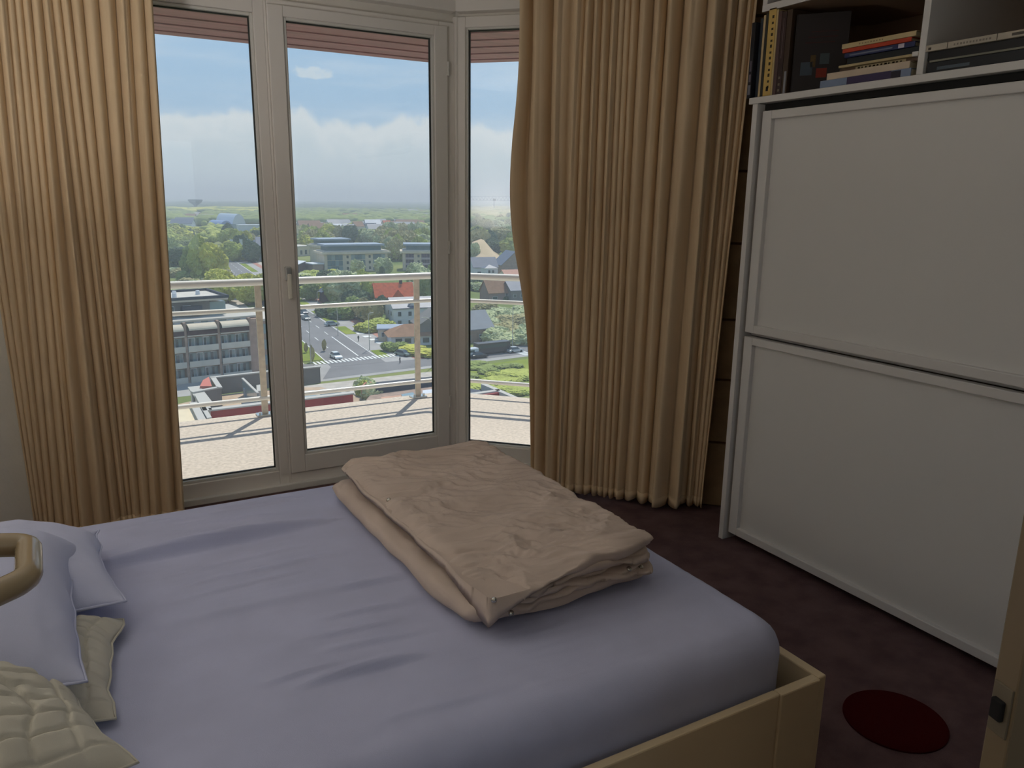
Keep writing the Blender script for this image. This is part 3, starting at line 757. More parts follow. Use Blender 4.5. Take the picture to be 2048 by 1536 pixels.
# haze that greys the distance
hz_m = bpy.data.materials.new('haze'); hz_m.use_nodes = True; hz_m.node_tree.nodes.clear()
_o = hz_m.node_tree.nodes.new('ShaderNodeOutputMaterial'); _v = hz_m.node_tree.nodes.new('ShaderNodeVolumeScatter')
_v.inputs['Color'].default_value = (.92, .96, 1, 1); _v.inputs['Density'].default_value = HAZE; _v.inputs['Anisotropy'].default_value = .0
hz_m.node_tree.links.new(_v.outputs[0], _o.inputs['Volume'])
hz = MB().box(-8000, 22000, 12, 24000, GZ-1, 85).build('haze', hz_m); tag(hz, kind='stuff'); tag(hz, 'thin bluish haze lying over the distant countryside', 'haze')

# avenue and junction (the avenue runs away from the tower, slightly to the right)
def av(y, o): return (57.0+(y-177)*.072+o, y)
def band(name, y0, y1, o0, o1, z, m, th=.06, n=1): return flat_poly(name, [av(y0, o0), av(y1, o0), av(y1, o1), av(y0, o1)], GZ+z, th, m)
road = struct('road')
def rband(name, y0, y1, o0, o1, z, m): return flat_poly(name, [av(y0, o0), av(y1, o0), av(y1, o1), av(y0, o1)], GZ+z, .06, m, road)
rband('carriageway', 171, 620, -7.5, 5.5, .07, asph)
rband('verge', 180, 620, -12.5, -7.5, .10, lawn)
rband('side_path', 171, 620, -20, -12.5, .07, pave)
rband('cycle_path', 171, 620, 13.0, 15.8, .09, redpath_m)
rband('pavement', 171, 620, 15.8, 19.0, .07, pave)
rband('service_lane', 171, 620, 5.5, 13.0, .055, asph2)
for y0, y1 in ((176.5, 186), (212, 226), (234, 262), (272, 300), (310, 345), (355, 400), (415, 470)):
    rband('median', y0, y1, 5.9, 9.0 if y0 > 200 else 8.6, .14, lawn)
flat_poly('crossroad', [(10, 157), (44, 158), (70, 160.5), (100, 163), (170, 168), (170, 181), (104, 179), (72, 177.5), (44, 175), (10, 174)], GZ+.03, .06, asph2, road)
flat_poly('crossroad_lane', [(44, 160), (100, 166), (170, 171), (170, 177), (100, 175.5), (50, 173.5)], GZ+.05, .06, asph, road)
for k in range(23):
    x = 46.5+k*.98
    MB().box(x, x+.52, 174.6+.07*k, 178.0+.07*k, GZ+.07, GZ+.15).build('zebra_stripe', linew, road)
for k in range(8):
    MB().box(95.5, 98.4, 163.5+k*1.0, 164.1+k*1.0, GZ+.05, GZ+.13).build('zebra_stripe', linew, road)
def line(y0, y1, o, w=.22):
    rband('lane_line', y0, y1, o-w/2, o+w/2, .085, linew)
line(179, 620, 5.3); line(179, 620, -7.3); line(181, 210, 1.4, .32)
for y in range(214, 470, 12): line(y, y+5, 1.2)
for y in range(182, 470, 12): line(y, y+5, -3.2)
for k in range(5): MB().box(68.5+k*.0, 70.6, 188.5+k*5.5, 191+k*5.5, GZ+.06, GZ+.13).build('parking_mark', linew, road)
flat_poly('sidewalk', [(18, 128), (46, 128), (66, 132), (70, 157), (44, 156), (18, 155)], GZ+.04, .06, pave)
flat_poly('roundabout_green', [(71, 156), (82, 158.5), (110, 161), (150, 163), (150, 122), (92, 126), (78, 136)], GZ+.12, .1, lawn)

# ------------------------------------------------------------------ buildings
def local(x, y, rz): return Matrix.Translation((x, y, GZ)) @ Matrix.Rotation(rz, 4, 'Z')
def win_row(root, m, xs, z0, h, w, side='front', depth=0, frame=None, name='window', glassm=None):
    """windows on the camera-facing wall (front: y=0) or the left wall (x=0)"""
    for x in xs:
        b = MB()
        if side == 'front': b.box(x, x+w, -.08, .1, z0, z0+h)
        else: b.box(-.08, .1, x, x+w, z0, z0+h)
        o = b.build(name, frame or white_r, root)
        p_ = MB()
        if side == 'front': p_.box(x+.1, x+w-.1, -.10, -.07, z0+.1, z0+h-.1)
        else: p_.box(-.10, -.07, x+.1, x+w-.1, z0+.1, z0+h-.1)
        p_.build('pane', glassm or winm, o)
def house(name, label, x, y, rz, w, d, h, roof, rh, wall, roofm, wins=(), lwins=(), ov=.4, chim=None, group=None, cat='house', ridge='x', skylights=()):
    t = thing(name, label, cat, (x, y, GZ), rz, group)
    MB().box(0, w, 0, d, 0, h).build('wall', wall, t)
    if roof == 'gable':
        g = MB()
        if ridge == 'x':
            A = [(-ov, -ov, h-.15), (w+ov, -ov, h-.15), (w+ov, d/2, h+rh), (-ov, d/2, h+rh), (-ov, d+ov, h-.15), (w+ov, d+ov, h-.15)]
            g.add(A+[(a, b, c+.25) for a, b, c in A], [(0, 1, 2, 3), (3, 2, 5, 4), (6, 9, 8, 7), (9, 10, 11, 8), (0, 6, 7, 1), (4, 5, 11, 10), (0, 3, 9, 6), (3, 4, 10, 9), (1, 7, 8, 2), (2, 8, 11, 5)])
            gb = MB().add([(0, 0, h), (0, d, h), (0, d/2, h+rh-.1), (.25, 0, h), (.25, d, h), (.25, d/2, h+rh-.1)], [(0, 2, 1), (3, 4, 5), (0, 1, 4, 3), (0, 3, 5, 2), (1, 2, 5, 4)])
            gb.add([(w-.25, 0, h), (w-.25, d, h), (w-.25, d/2, h+rh-.1), (w, 0, h), (w, d, h), (w, d/2, h+rh-.1)], [(0, 2, 1), (3, 4, 5), (0, 1, 4, 3), (0, 3, 5, 2), (1, 2, 5, 4)])
        else:
            A = [(-ov, -ov, h-.15), (-ov, d+ov, h-.15), (w/2, d+ov, h+rh), (w/2, -ov, h+rh), (w+ov, -ov, h-.15), (w+ov, d+ov, h-.15)]
            g.add(A+[(a, b, c+.25) for a, b, c in A], [(0, 1, 2, 3), (3, 2, 5, 4), (6, 9, 8, 7), (9, 10, 11, 8), (0, 6, 7, 1), (4, 5, 11, 10), (0, 3, 9, 6), (3, 4, 10, 9), (1, 7, 8, 2), (2, 8, 11, 5)])
            gb = MB().add([(0, 0, h), (w, 0, h), (w/2, 0, h+rh-.1), (0, .25, h), (w, .25, h), (w/2, .25, h+rh-.1)], [(0, 1, 2), (3, 5, 4), (0, 3, 4, 1), (0, 2, 5, 3), (1, 4, 5, 2)])
        r_ = g.build('roof', roofm, t); gb.build('gable', wall, t)
    elif roof == 'hip':
        q = min(w, d)/2
        if w >= d: rr = [(q, d/2, h+rh), (w-q, d/2, h+rh)]
        else: rr = [(w/2, q, h+rh), (w/2, d-q, h+rh)]
        B4 = [(-ov, -ov, h), (w+ov, -ov, h), (w+ov, d+ov, h), (-ov, d+ov, h)]
        fs = [(0, 1, 5, 4), (1, 2, 5), (2, 3, 4, 5), (3, 0, 4)] if w >= d else [(0, 1, 4), (1, 2, 5, 4), (2, 3, 5), (3, 0, 4, 5)]
        r_ = MB().add(B4+rr, fs+[(0, 3, 2, 1)]).build('roof', roofm, t)
    elif roof == 'mono':
        r_ = MB().add([(-ov, -ov, h), (w+ov, -ov, h), (w+ov, d+ov, h+rh), (-ov, d+ov, h+rh), (-ov, -ov, h+.3), (w+ov, -ov, h+.3), (w+ov, d+ov, h+rh+.3), (-ov, d+ov, h+rh+.3)],
                      [(0, 3, 2, 1), (4, 5, 6, 7), (0, 1, 5, 4), (1, 2, 6, 5), (2, 3, 7, 6), (3, 0, 4, 7)]).build('roof', roofm, t)
    else:
        r_ = MB().box(-ov, w+ov, -ov, d+ov, h, h+rh).build('roof', roofm, t)
    for (xs, z0, hh, ww) in wins: win_row(t, wall, xs, z0, hh, ww)
    for (xs, z0, hh, ww) in lwins: win_row(t, wall, xs, z0, hh, ww, 'left')
    if chim: cx_, cy_, ch_ = chim; MB().box(cx_, cx_+1.0, cy_, cy_+.8, h, ch_).build('chimney', brick_d, r_)
    for (a, b, c, e) in skylights: MB().box(a, a+c, b, b+.9, e, e+.35).build('skylight', winl, r_)
    return t
def frange(a, b, n): return [a+(b-a)*k/(n-1) for k in range(n)] if n > 1 else [a]

# left: long apartment block with awnings over the top balconies
ra = math.atan2(.29, .956)*0+math.radians(8)
ab = thing('apartment_block', 'long brown brick apartment block with cream awnings over its top balconies, at the lower left', 'building', (-7.6, 164.4, GZ), ra)
L_ = 42.0; Ht = 12.5
MB().box(0, L_, 1.6, 22, 0, Ht).build('wall', brick_b, ab)
MB().box(-.3, L_+.3, 1.3, 22.3, Ht, Ht+.35).build('parapet', greyl, ab)
MB().box(4, L_-8.5, 6.5, 19, Ht+.3, Ht+3.6).build('penthouse_wall', greyw, ab)
MB().box(2.5, L_-5.0, 5.2, 20, Ht+3.6, Ht+4.1).build('penthouse_roof', conc, ab)
rim = bar_frame('roof_rim', 2.3, L_-4.8, 5.0, 20.2, (.5,)*4, -.3, .3, dark_r, ab, 0, Matrix.Translation((0, 0, Ht+4.3)) @ Matrix(((1, 0, 0, 0), (0, 0, 1, 0), (0, 1, 0, 0), (0, 0, 0, 1))))
for k, (x, y) in enumerate(((24, 10), (26, 11), (27.5, 10.5), (33, 13), (28.5, 14.5))): MB().cyl((x, y, Ht+4.1), .5, .4, .9, 10).build('roof_vent', white_r, ab)
win_row(ab, None, [x for x in frange(8, L_-14, 7)], Ht+.5, 2.2, 1.6, glassm=winm)
for o in list(ab.children):
    if o.name.startswith('window') and o.parent == ab: o.location.y = 6.5
for x in (21.5, 27.5): MB().box(x, x+4, 5.0, 6.4, Ht+1.0, Ht+2.6).build('roof_lantern', dark_r, ab)
MB().box(L_-8.5, L_-5.2, 6.6, 12, Ht+.3, Ht+3.1).build('glass_corner', winl, ab)
bays = [(0.0, 6.2), (6.7, 12.8), (13.3, 19.5), (20.0, 26.2), (26.8, 32.8), (33.4, 39.4)]
for b0, b1 in bays:
    aw = MB()
    n = 6; prof = [(1.7-2.4*math.sin(k/n*PI/2), Ht-.35-1.15*(1-math.cos(k/n*PI/2))) for k in range(n+1)]
    vs = []
    for yy, zz in prof: vs += [(b0+.2, yy, zz), (b1-.2, yy, zz)]
    aw.add(vs, [(2*k, 2*k+1, 2*k+3, 2*k+2) for k in range(n)])
    aw.build('awning', cream_r, ab, solid=.12)
    for fl in range(4):
        z0 = 0.3+fl*3.2
        MB().box(b0, b1, .0, 1.7, z0-.25, z0).build('balcony_slab', conc, ab)
        rl_ = MB()
        rl_.box(b0, b1, -.05, .05, z0+.0, z0+1.0)
        rl_.build('balcony_railing', brick_d if fl == 3 else conc, ab)
        xs = [b0+.35, b0+1.85, b0+3.35, b0+4.6]
        for i, x in enumerate(xs):
            if x+1.4 > b1: continue
            o = MB().box(x, x+1.4, 1.50, 1.62, z0, z0+2.5).build('window', winl if (i+fl) % 2 else white_r, ab)
            MB().box(x+.15, x+.65, 1.46, 1.51, z0+.15, z0+2.3).build('pane', winm, o); MB().box(x+.75, x+1.25, 1.46, 1.51, z0+.15, z0+2.3).build('pane', winl, o)
for b0, b1 in bays: MB().box(b1+.02, b1+.5, .2, 1.6, 0, Ht).build('pier', brick_b, ab)
MB().box(39.5, 41.9, .2, 1.7, 0, Ht-.2).build('brick_pier', mat('pink_brown_brick', (168, 140, 124), .9, .1, var=.06, vscale=1.), ab)
for fl in range(4): MB().box(L_+.0, L_+.4, 3, 9, .8+fl*3.2, 2.9+fl*3.2).build('side_window', winl, ab)
wing = MB().box(L_+.4, L_+9, 5, 21, 0, Ht-1.6).build('side_wing', brick_b, ab)
MB().box(L_+.2, L_+9.3, 4.7, 21.3, Ht-1.6, Ht-1.1).build('wing_roof', conc, ab)
for fl in range(3):
    for x in (L_+1.2, L_+4.0, L_+6.6): MB().box(x, x+1.8, 4.9, 5.05, 1+fl*3.5, 3.2+fl*3.5).build('wing_window', winl, ab)
for k in range(1): MB().cyl((9, -9, 2.6), 1.8, .05, .7, 10).build('parasol', mat('violet_cloth', (120, 110, 170), .8), ab)

# terrace rooftops straight below the balcony
ZN = -22.0
def N_(x, y): p = at_z(x, y, ZN); return (p.x, p.y)
nrb = thing('terrace_rooftops', 'grey walled roof terraces with red fascia just beyond the balcony railing', 'building', (20, 95, ZN))
def nb_(name, pts, z0, z1, m, lab=None):
    pts = [(p[0]-20, p[1]-95) for p in pts]
    o = MB().prism(pts, z0-ZN, z1-ZN).build(name, m, nrb)
    if lab: o['label'] = lab
    return o
def wallp(name, a, b, t, z0, z1, m, cap=True):
    a = Vector((*a, 0)); b = Vector((*b, 0)); d = (b-a).normalized(); n = Vector((-d.y, d.x, 0))*t
    nb_(name, [a, b, b+n, a+n], z0, z1, m)
    if cap: nb_('coping', [a-n*.3-d*.1, b-n*.3+d*.1, b+n*1.3+d*.1, a+n*1.3-d*.1], z1, z1+.16, greyl)
P = {k: N_(*v) for k, v in dict(a=(365, 775), b=(387, 786), c=(436, 777), d=(423, 757), e=(560, 742), f=(412, 757), g=(485, 757), h=(515, 785), i=(430, 838), j=(600, 806), k=(706, 792), l=(692, 783), m=(405, 812)).items()}
zf = ZN-2.3
nb_('roof_slab', [N_(330, 800), N_(335, 860), N_(760, 812), N_(740, 762), N_(640, 742), N_(560, 744), N_(424, 758), N_(345, 775)], zf-3, zf, terra)
nb_('lower_body', [N_(300, 800), N_(300, 870), N_(740, 815), N_(735, 765), N_(640, 744), N_(420, 760)], GZ, zf-.5, brick_d)
wallp('parapet_wall', P['d'], P['e'], .4, zf, ZN, greyw)
wallp('parapet_wall', N_(560, 742), N_(640, 735), .4, zf, ZN, greyw)
wallp('parapet_wall', P['d'], P['c'], .4, zf, ZN, greyw)
wallp('parapet_wall', P['b'], P['c'], .4, zf, ZN, greyw)
wallp('parapet_wall', N_(380, 773), N_(404, 806), .9, zf, ZN-.2, conc)
nb_('pyramid_roof_light', [N_(400, 776), N_(424, 776), N_(418, 757), N_(406, 764)], ZN-.2, ZN+.25, mat('pink_tile', (190, 110, 96), .8), 'small sloping red roof')
wallp('glass_screen', N_(484, 757), N_(514, 786), .18, zf, ZN-.1, winl)
nb_('roof_box', [N_(513, 772), N_(532, 769), N_(530, 757), N_(512, 760)], zf, zf+1.6, greyl)
nb_('roof_box', [N_(486, 762), N_(500, 760), N_(499, 755), N_(486, 757)], zf, zf+1.2, white_r)
nb_('roof_deck', [N_(415, 800), N_(424, 818), N_(560, 801), N_(555, 790)], zf, zf+.5, terra)
# front body with the red band
fr = [N_(404, 815), N_(428, 840), N_(708, 797), N_(690, 782)]
wallp('red_fascia_wall', N_(421, 822), N_(706, 788), .6, GZ, ZN, redf)
wallp('roof_edge', N_(421, 822), N_(403, 790), .6, zf, ZN, conc)
wallp('inner_wall', N_(600, 782), N_(690, 773), .3, zf, ZN-.9, greyw)
nb_('skylight', [N_(602, 797), N_(636, 793), N_(632, 785), N_(600, 788)], ZN-.7, ZN-.3, winl)
nb_('skylight', [N_(640, 793), N_(690, 786), N_(681, 777), N_(640, 781)], ZN-.7, ZN-.4, mat('dark_glass', (40, 46, 56), .15, .7))
nb_('vent_hood', [N_(486, 806), N_(506, 802), N_(500, 794), N_(482, 797)], zf+.5, ZN-.3, dark_r)
nb_('neighbour_terrace', [N_(330, 850), N_(412, 842), N_(385, 803), N_(330, 808)], zf-.5, ZN-.4, mat('pale_terrace', (222, 204, 172), .85, .1, var=.03, vscale=.5))
wallp('white_rail_wall', N_(401, 812), N_(416, 838), .3, zf, ZN, white_r)
wallp('white_rail_wall', N_(382, 806), N_(400, 842), .5, zf, ZN-.1, greyl)
for k in range(3): MB().box(N_(612, 768)[0]-20+k*2.2, N_(612, 768)[0]-18.6+k*2.2, N_(612, 768)[1]-95, N_(612, 768)[1]-93.4, -2.3, -1.3).build('roof_light_box', greyl, nrb)

nr2 = thing('flat_roof_building', 'flat dark roofed building with a red gable and pink terrace beyond the right rail post', 'building', (38, 92, ZN))
def n2_(name, pts, z0, z1, m): return MB().prism([(p[0]-38, p[1]-92) for p in pts], z0-ZN, z1-ZN).build(name, m, nr2)
n2_('body', [N_(732, 775), N_(742, 803), N_(930, 790), N_(1060, 812), N_(1060, 780), N_(900, 745), N_(752, 753)], GZ, ZN-1.6, brick_b)
n2_('dark_roof', [N_(738, 758), N_(752, 764), N_(880, 748), N_(870, 740), N_(745, 752)], ZN-1.6, ZN-.9, dark_r)
n2_('red_gable', [N_(722, 765), N_(752, 763), N_(735, 752)], ZN-1.6, ZN-.5, mat('pink_tile', (190, 110, 96), .8))
n2_('pink_terrace', [N_(763, 796), N_(806, 791), N_(802, 772), N_(762, 776)], ZN-1.6, ZN-1.2, mat('pink_terrace', (196, 152, 128), .85, var=.05, vscale=.6))
n2_('glass_canopy', [N_(810, 790), N_(838, 786), N_(826, 768), N_(802, 772)], ZN-1.4, ZN-1.1, winl)
n2_('white_box', [N_(845, 787), N_(866, 784), N_(864, 768), N_(845, 770)], ZN-1.6, ZN-.7, white_r)
n2_('dark_terrace', [N_(915, 789), N_(985, 780), N_(960, 768), N_(915, 762)], ZN-1.6, ZN-.8, mat('navy_roof', (44, 50, 68), .5, .4))
n2_('parapet', [N_(924, 792), N_(1000, 781), N_(998, 778), N_(924, 788)], ZN-1.6, ZN+.0, greyl)
n2_('red_band', [N_(924, 794), N_(1001, 783), N_(1000, 780), N_(924, 790)], ZN-6, ZN-.15, redf)
n2_('coping', [N_(962, 768), N_(1038, 800), N_(1042, 797), N_(966, 764)], ZN-1.6, ZN-.0, greyl)
# low wall and site behind
tag(MB().prism([(p.x, p.y) for p in (G(596, 772), G(640, 766), G(628, 748), G(596, 748))], GZ, GZ+2.2).build('shed', greyw), 'low grey flat shed between the terraces and the junction', 'shed')

# centre: two cream office-like blocks with pale metal roofs
def cream_block(label, x, y, rz, w, d, glassy):
    t = thing('apartment_building', label, 'building', (x, y, GZ), rz)
    h = 10.2
    MB().box(0, w, 0, d, 0, h-1).build('wall', cream_r, t)
    MB().box(-1.4, w+1.4, -1.2, d+1, h-1, h+.1).build('cornice', cream_r, t)
    MB().box(2, w-3, 2, d-2, h+.1, h+3.0).build('top_storey', mat('teal_band', (92, 116, 120), .4, .5), t)
    MB().box(.5, w-1.5, .6, d-.5, h+3.0, h+3.9).build('metal_roof', slate_l, t)
    MB().box(0, w, -.0, d, h+.1, h+.7).build('parapet', conc, t)
    bayw = [(1.5, .34*w-2), (.38*w+1.0, .68*w-1.5), (.76*w, w-1.5)]
    for k, (a, b) in enumerate(bayw):
        for fl in range(3):
            z0 = .3+fl*2.95
            n = max(3, int((b-a)/1.9))
            for i in range(n):
                xa = a+(b-a)*i/n
                o = MB().box(xa+.05, xa+(b-a)/n-.05, -.15, .05, z0, z0+2.7).build('window', winl if (glassy and (i+fl+k) % 3 == 0) else mat('teal_glass', (84, 112, 122), .2, .7) if glassy else mat('plum_shade', (78, 66, 84), .5, .3), t)
            if not glassy: MB().box(a, b, -1.3, -.0, z0-.25, z0+.75).build('balcony', mat('mauve_balcony', (170, 156, 160), .7), t)
    for x in (.35*w, .70*w):
        for fl in range(3): MB().box(x-.3, x+.8, -.12, .02, 1.1+fl*2.95, 2.5+fl*2.95).build('small_window', winm, t)
    return t
pA = G(652, 544); pB = G(778, 540)
def blockpos(pa, pb): return pa.x, pa.y, math.atan2(pb.y-pa.y, pb.x-pa.x), (pb-pa).length
x, y, r_, w_ = blockpos(G(650, 545), G(776, 541)); cream_block('wide cream block with glazed bays and pale metal roof, centre of the door pane', x, y, r_, w_, 16, True)
x, y, r_, w_ = blockpos(G(806, 541), G(893, 541)); cream_block('cream block with mauve balconies right of the wide glazed one', x, y, r_, w_, 16, False)
x, y, r_, w_ = blockpos(G(639, 527), G(738, 524)); cream_block('cream block standing directly behind the wide glazed one', x, y, r_, w_*.7, 18, True)
x, y, r_, w_ = blockpos(G(596, 513), G(625, 511)); house('house', 'low pale flat-roofed hall left of the cream blocks', x, y, r_, w_*1.1, 16, 6, 'flat', .6, cream_r, conc, [((2, 6, 10), 1, 3, 2)])

# dark brick house and its neighbours
x, y, r_, w_ = blockpos(G(594, 552), G(624, 545)); house('house', 'dark maroon brick house with white verge left of the cream blocks', x, y, r_+.2, w_*1.2, 12, 5.2, 'mono', 1.2, brick_d, white_r, [((2.2,), 1.4, 2.4, 1.6)], ov=.3)
x, y, r_, w_ = blockpos(G(626, 546), G(645, 545)); house('house', 'small brown brick annex with white curved edge beside the dark brick house', x, y, r_, w_*1.1, 10, 4.2, 'flat', .5, brick_b, white_r)
# orange roof house, white house, conservatory building
x, y = G(752, 611).xy; house('house', 'house with a bright orange tiled roof below the top rail', x, y, math.radians(-10), 14, 9, 2.8, 'gable', 4.6, brick_b, orange_t, [((2, 6, 10), .8, 1.4, 1.4)], chim=(9.5, 4, 8.6), skylights=[(3.2, 1.9, 1.2, 4.6)])
_h = [o for o in COL.objects if o.get('label', '').startswith('house with a bright orange')][0]
MB().add([(5.6, -.7, 2.6), (10.4, -.7, 2.6), (8, -.7, 5.6), (8, 3.6, 5.6), (5.6, 1, 2.6), (10.4, 1, 2.6)], [(0, 1, 2), (0, 2, 3, 4), (1, 5, 3, 2)]).build('dormer_roof', orange_t, _h, solid=.15)
MB().add([(5.9, -.6, 0), (10.1, -.6, 0), (10.1, -.6, 2.7), (8, -.6, 5.3), (5.9, -.6, 2.7), (5.9, .3, 0), (10.1, .3, 0), (10.1, .3, 2.7), (8, .3, 5.3), (5.9, .3, 2.7)], [(0, 1, 2, 3, 4), (9, 8, 7, 6, 5), (0, 5, 6, 1), (1, 6, 7, 2), (0, 4, 9, 5)]).build('dormer_gable', mat('ochre_boards', (150, 130, 84), .8), _h)
x, y = G(806, 606).xy; house('house', 'slate-roofed house behind the right rail post with small skylights', x, y, math.radians(8), 9, 9, 3.2, 'gable', 3.6, white_r, slate, [((2, 5), .8, 1.4, 1.2)], skylights=[(2, 1.6, 1, 4.8), (5, 2.2, 1, 5.3)])
x, y = G(788, 655).xy; house('house', 'white rendered villa with slate roof and tall gable behind the low brown roof', x, y, math.radians(-6), 15, 10, 5.6, 'gable', 2.6, white_r, slate, [((1.2, 4.4, 9, 12), 3.2, 1.5, 1.2), ((1.2, 4.4, 9, 12), .6, 1.5, 1.2)], lwins=[((2, 5), 3.2, 1.4, 1.2)])
x, y = G(810, 652).xy; house('house', 'narrow white gabled wing in front of the white villa', x, y-1, math.radians(-6), 4.6, 6, 5.4, 'gable', 2.2, white_r, slate, [((1.4,), 3.4, 1.5, 1.3), ((1.4,), .8, 1.5, 1.3)], ridge='y')
x, y = G(757, 683).xy; house('house', 'low building with grey-blue flat roof and row of small windows at the road corner', x, y, math.radians(-20), 11, 7, 3.2, 'flat', .35, cream_r, slate_l, [((.8, 2.2, 3.6, 5.0), 1.2, 1.3, .9)], lwins=[((1, 2.6, 4.2), 1.2, 1.3, 1)])
x, y = G(783, 693).xy; house('house', 'low house with wide brown hipped roof at the junction', x, y, math.radians(-12), 12, 8, 2.6, 'hip', 2.6, white_r, brown_t, [((1, 3.4, 5.8, 8.2), .6, 1.5, 1.9)], ov=1.0)
x, y = G(838, 690).xy; house('house', 'tall grey gabled house right of the brown hipped roof', x, y, math.radians(-10), 10, 9, 5, 'gable', 3.4, greyw, greyw, [((2, 6), 1, 1.5, 1.3)], ridge='y')
x, y = G(926, 688).xy; house('house', 'grey barn-roofed house with blank roof slope left in the angled pane', x, y, math.radians(4), 9.5, 10, 3.6, 'gable', 4.2, brick_b, mat('pale_slate', (140, 142, 146), .7, .2, var=.03, vscale=.5), [((1, 5), .8, 1.4, 1.4)])
x, y = G(947, 553).xy; house('house', 'white villa with blue-grey gable roof below the sandy slope', x, y, math.radians(-8), 13, 10, 4.4, 'gable', 4.6, white_r, slate, [((2, 7.5), .9, 1.6, 2), ((7.4, 9.4), 2.9, 1.3, 1.2)])
x, y = G(968, 556).xy; house('house', 'white front wing with twin windows attached before the villa below the sandy slope', x, y-1, math.radians(-8), 6.5, 6, 4.8, 'hip', 1.5, white_r, slate, [((1.6, 3.6), 2.4, 1.5, 1.3)])
x, y = G(1003, 547).xy; house('house', 'house with steep blue-grey roof beside the curtain in the angled pane', x, y, math.radians(-4), 16, 12, 4.2, 'gable', 7.0, brick_b, slate, [((2, 8), .8, 1.5, 1.6)], ridge='y')
x, y = G(1010, 560).xy; house('house', 'low house with salmon roof in front of the steep blue-grey roof', x, y, math.radians(-6), 12, 8, 2.4, 'gable', 2.0, cream_r, mat('salmon_tiles', (190, 140, 120), .8, var=.05, vscale=1), [((2, 6), .6, 1.3, 1.4)])
x, y = G(978, 604).xy; house('house', 'brown roofed brick house between the two upper rails of the angled pane', x, y, math.radians(-4), 12, 9, 3.2, 'gable', 4.4, mat('mauve_brick', (150, 128, 122), .9, var=.05, vscale=1), brown_t, [((6.8, 9.6), 2.0, 1.3, 1.1), ((1.5,), .8, 1.2, 2)], ridge='x')
x, y = G(1022, 604).xy; house('house', 'grey house at the curtain edge right of the brown roofed brick house', x, y, math.radians(-4), 12, 9, 4.2, 'gable', 3.0, greyw, slate, [((1, 4), 1.6, 1.3, 1.2)])
x, y = G(704, 595).xy; house('house', 'small grey house half hidden by trees under the top rail', x, y, math.radians(-6), 8, 7, 4.4, 'flat', .4, greyw, slate_l, [((2, 5), 1.4, 1.4, 1.2)])
x, y = G(646, 607).xy; house('house', 'dark gabled house in trees beside the avenue', x, y, math.radians(-6), 8, 8, 4.0, 'gable', 3.2, brick_d, slate, [((2, 5), 1.2, 1.4, 1.2)], ridge='y')
x, y = G(524, 590).xy; house('house', 'red-roofed low house just right of the left rail post', x, y, 0, 10, 8, 2.0, 'gable', 2.4, cream_r, orange_t)
x, y = G(515, 523).xy; house('house', 'grey gabled building with a cream end wall left of the door mullion', x, y, math.radians(-10), 16, 12, 9, 'gable', 5, greyw, slate, [((3, 8, 12), 1.5, 2, 1.6), ((3, 8, 12), 5, 2, 1.6)])
x, y = G(505, 518).xy; house('house', 'slim cream gabled house beside the grey gabled building', x, y, 0, 7, 9, 7, 'gable', 4, cream_r, slate, [((2,), 2, 2, 1.6)], ridge='y')
# far sports dome, water tower, crane
p = G(442, 457); dm = thing('sports_dome', 'silvery arched sports hall in the trees left of the door', 'building', p, math.radians(10))
w_ = (G(497, 457)-p).length
def arch(x0, x1, r, zb_, hgt, m, name, y0=0, y1=60):
    b = MB(); n = 14; vs = []
    for k in range(n+1):
        a = PI*k/n; vs += [(x0+(x1-x0)*(.5-.5*math.cos(a)), y0, zb_+hgt*math.sin(a)), (x0+(x1-x0)*(.5-.5*math.cos(a)), y1, zb_+hgt*math.sin(a))]
    b.add(vs, [(2*k, 2*k+2, 2*k+3, 2*k+1) for k in range(n)]+[tuple(range(0, 2*n+2, 2)), tuple(range(1, 2*n+2, 2))[::-1]]); return b.build(name, m, dm, smooth=False)
silver = mat('silver_membrane', (196, 204, 216), .3, .6, metal=.3)
arch(w_*.45, w_*.98, 1, 0, 17, silver, 'main_vault'); arch(w_*.02, w_*.5, 1, 0, 9, mat('blue_membrane', (130, 150, 190), .4, .5), 'side_vault', 4, 50)
MB().box(w_*.1, w_, -1, 0, 0, 5).build('front_wall', winl, dm)
p = G(392, 421); wt = thing('water_tower', 'dark mushroom-shaped water tower on the horizon at the left', 'tower', p)
k_ = (CAM-p).length/1555
MB().tube([(0, 0, 0), (0, 0, 8*k_), (0, 0, 10*k_), (0, 0, 14*k_), (0, 0, 18*k_), (0, 0, 19.5*k_)], [3*k_, 2.6*k_, 4*k_, 10*k_, 12.5*k_, 11*k_], 20).build('shaft_and_bowl', mat('tower_concrete', (84, 96, 104), .9), wt, smooth=True)
MB().cyl((0, 0, 18*k_), 12.8*k_, 12.4*k_, 1.2*k_, 20).build('rim', mat('tower_rim', (70, 80, 90), .9), wt)
p = G(988, 425); cr = thing('tower_crane', 'thin lattice jib of a tower crane above the horizon in the angled pane', 'crane', (p.x, p.y, GZ), -YAW*.6)
k_ = (CAM-p).length/1555; zt = H-GZ - .5*k_; cm_ = mat('crane_steel', (150, 158, 168), .6)
MB().box(-.8, .8, -.8, .8, 0, zt).build('mast', cm_, cr)
j = MB(); hw = 48*k_
for zz in (zt, zt+7*k_): j.tube([(-hw, 0, zz), (hw, 0, zz)], .3*k_, 4)
for k in range(14):
    a = -hw+2*hw*k/14; j.tube([(a, 0, zt), (a+hw/14, 0, zt+7*k_), (a+2*hw/14, 0, zt)], .35*k_, 4)
j.build('jib', cm_, cr); MB().box(-2.5*k_, 3.5*k_, -1, 1, zt-1*k_, zt+3*k_).build('cab', greyw, cr)
